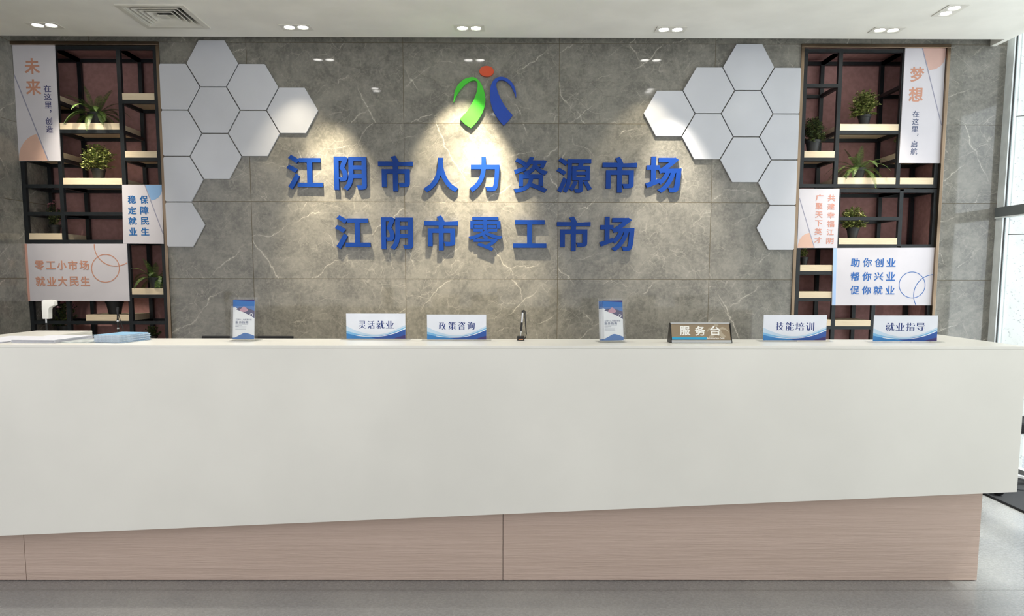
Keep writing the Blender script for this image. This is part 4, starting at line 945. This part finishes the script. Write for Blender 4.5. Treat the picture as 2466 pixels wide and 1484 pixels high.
MB().lathe([(0.13, 0.0005), (0.13, 0.012), (0.02, 0.022), (0.012, 0.03)], 28, (e.x-0.008, yc, 0)).build('foot', BLACKP, cd, smooth=True)

# floor mat and office chair beside the window
MAT_ = plain('black_rubber', S(34, 35, 38), 0.6, var=0.1, scale=60)
tag(MB().box(3.532, 4.03, -2.7, -0.35, 0.0005, 0.016).build('floor_mat', MAT_, bevel=0.006), 'black rubber mat on the floor right of the desk', 'mat')
chx, chy = 3.70, -0.66
ch = thing('office_chair', 'black office chair by the window, mostly hidden behind the desk end', 'chair', (chx, chy, 0.017))
Z0 = 0.017
MB().box(chx-0.24, chx+0.24, chy-0.24, chy+0.24, Z0+0.42, Z0+0.50).build('seat', plain('black_fabric', S(24, 26, 30), 0.9, var=0.15, scale=120), ch, bevel=0.03, segs=4)
MB().prism([(-0.22, 0.56), (0.22, 0.56), (0.24, 0.75), (0.20, 0.93), (-0.20, 0.93), (-0.24, 0.75)], 0.20, 0.26, lambda u, v, w: (chx+u, chy+w, Z0+v)).build('backrest', MATS['black_fabric'], ch, bevel=0.02, segs=4)
MB().tube([(chx, chy+0.1, Z0+0.43), (chx, chy+0.29, Z0+0.46), (chx, chy+0.30, Z0+0.70)], 0.018, 8).build('back_support', BLACKP, ch, smooth=True)
for s in (-1, 1):
    ar = MB().tube([(chx+s*0.22, chy, Z0+0.44), (chx+s*0.285, chy, Z0+0.47), (chx+s*0.285, chy, Z0+0.66)], 0.016, 8).build('armrest', BLACKP, ch, smooth=True)
    MB().box(chx+s*0.285-0.035, chx+s*0.285+0.035, chy-0.14, chy+0.12, Z0+0.66, Z0+0.69).build('arm_pad', BLACKP, ar, bevel=0.01)
MB().tube([(chx, chy, Z0+0.09), (chx, chy, Z0+0.42)], 0.028, 12).build('gas_column', SILVER, ch, smooth=True)
sb = MB()
for k in range(5):
    a = 2*math.pi*k/5+0.55; sb.tube([(chx, chy, Z0+0.10), (chx+0.29*math.cos(a), chy+0.29*math.sin(a), Z0+0.075)], [0.026, 0.016], 8)
sb.build('star_base', SILVER, ch, smooth=True)
for k in range(5):
    a = 2*math.pi*k/5+0.55; c = (chx+0.28*math.cos(a), chy+0.28*math.sin(a))
    MB().tube([(c[0]-0.02, c[1], Z0+0.029), (c[0]+0.02, c[1], Z0+0.029)], 0.0285, 14).build('caster', BLACKP, ch, smooth=True)

# outside the window
gz = [0, at(2440, 565, x=4.2).z, at(2440, 290, x=4.2).z, 4.3, 6.0]
gc = thing('stone_column', 'pale speckled granite column standing outside the window', 'column', (4.55, 0.4, -0.1))
for a, b in zip(gz[:-1], gz[1:]): MB().prism([(4.12, -0.06), (4.30, -0.137), (4.62, 0.60), (4.12, 0.60)], a-(0.1 if a == 0 else 0), b-0.006, lambda u, v, w: (u, v, w)).build('stone_block', GRANITE, gc, bevel=0.003)
def facade():
    m, nt, b = mat_new('pale_blue_banded_facade'); v, x, y, z = coords(nt)
    s = M_(nt, 'GREATER_THAN', M_(nt, 'FRACT', M_(nt, 'DIVIDE', z, 1.1)), 0.45)
    nt.links.new(mixc(nt, s, S(150, 178, 206), S(104, 148, 196)), b.inputs['Base Color']); return m
tag(MB().box(24, 70, 34, 50, -0.1, 16).box(23.7, 70, 33.8, 34.0, 3.0, 3.6).build('building', facade()), 'pale blue banded building far beyond the window', 'building')
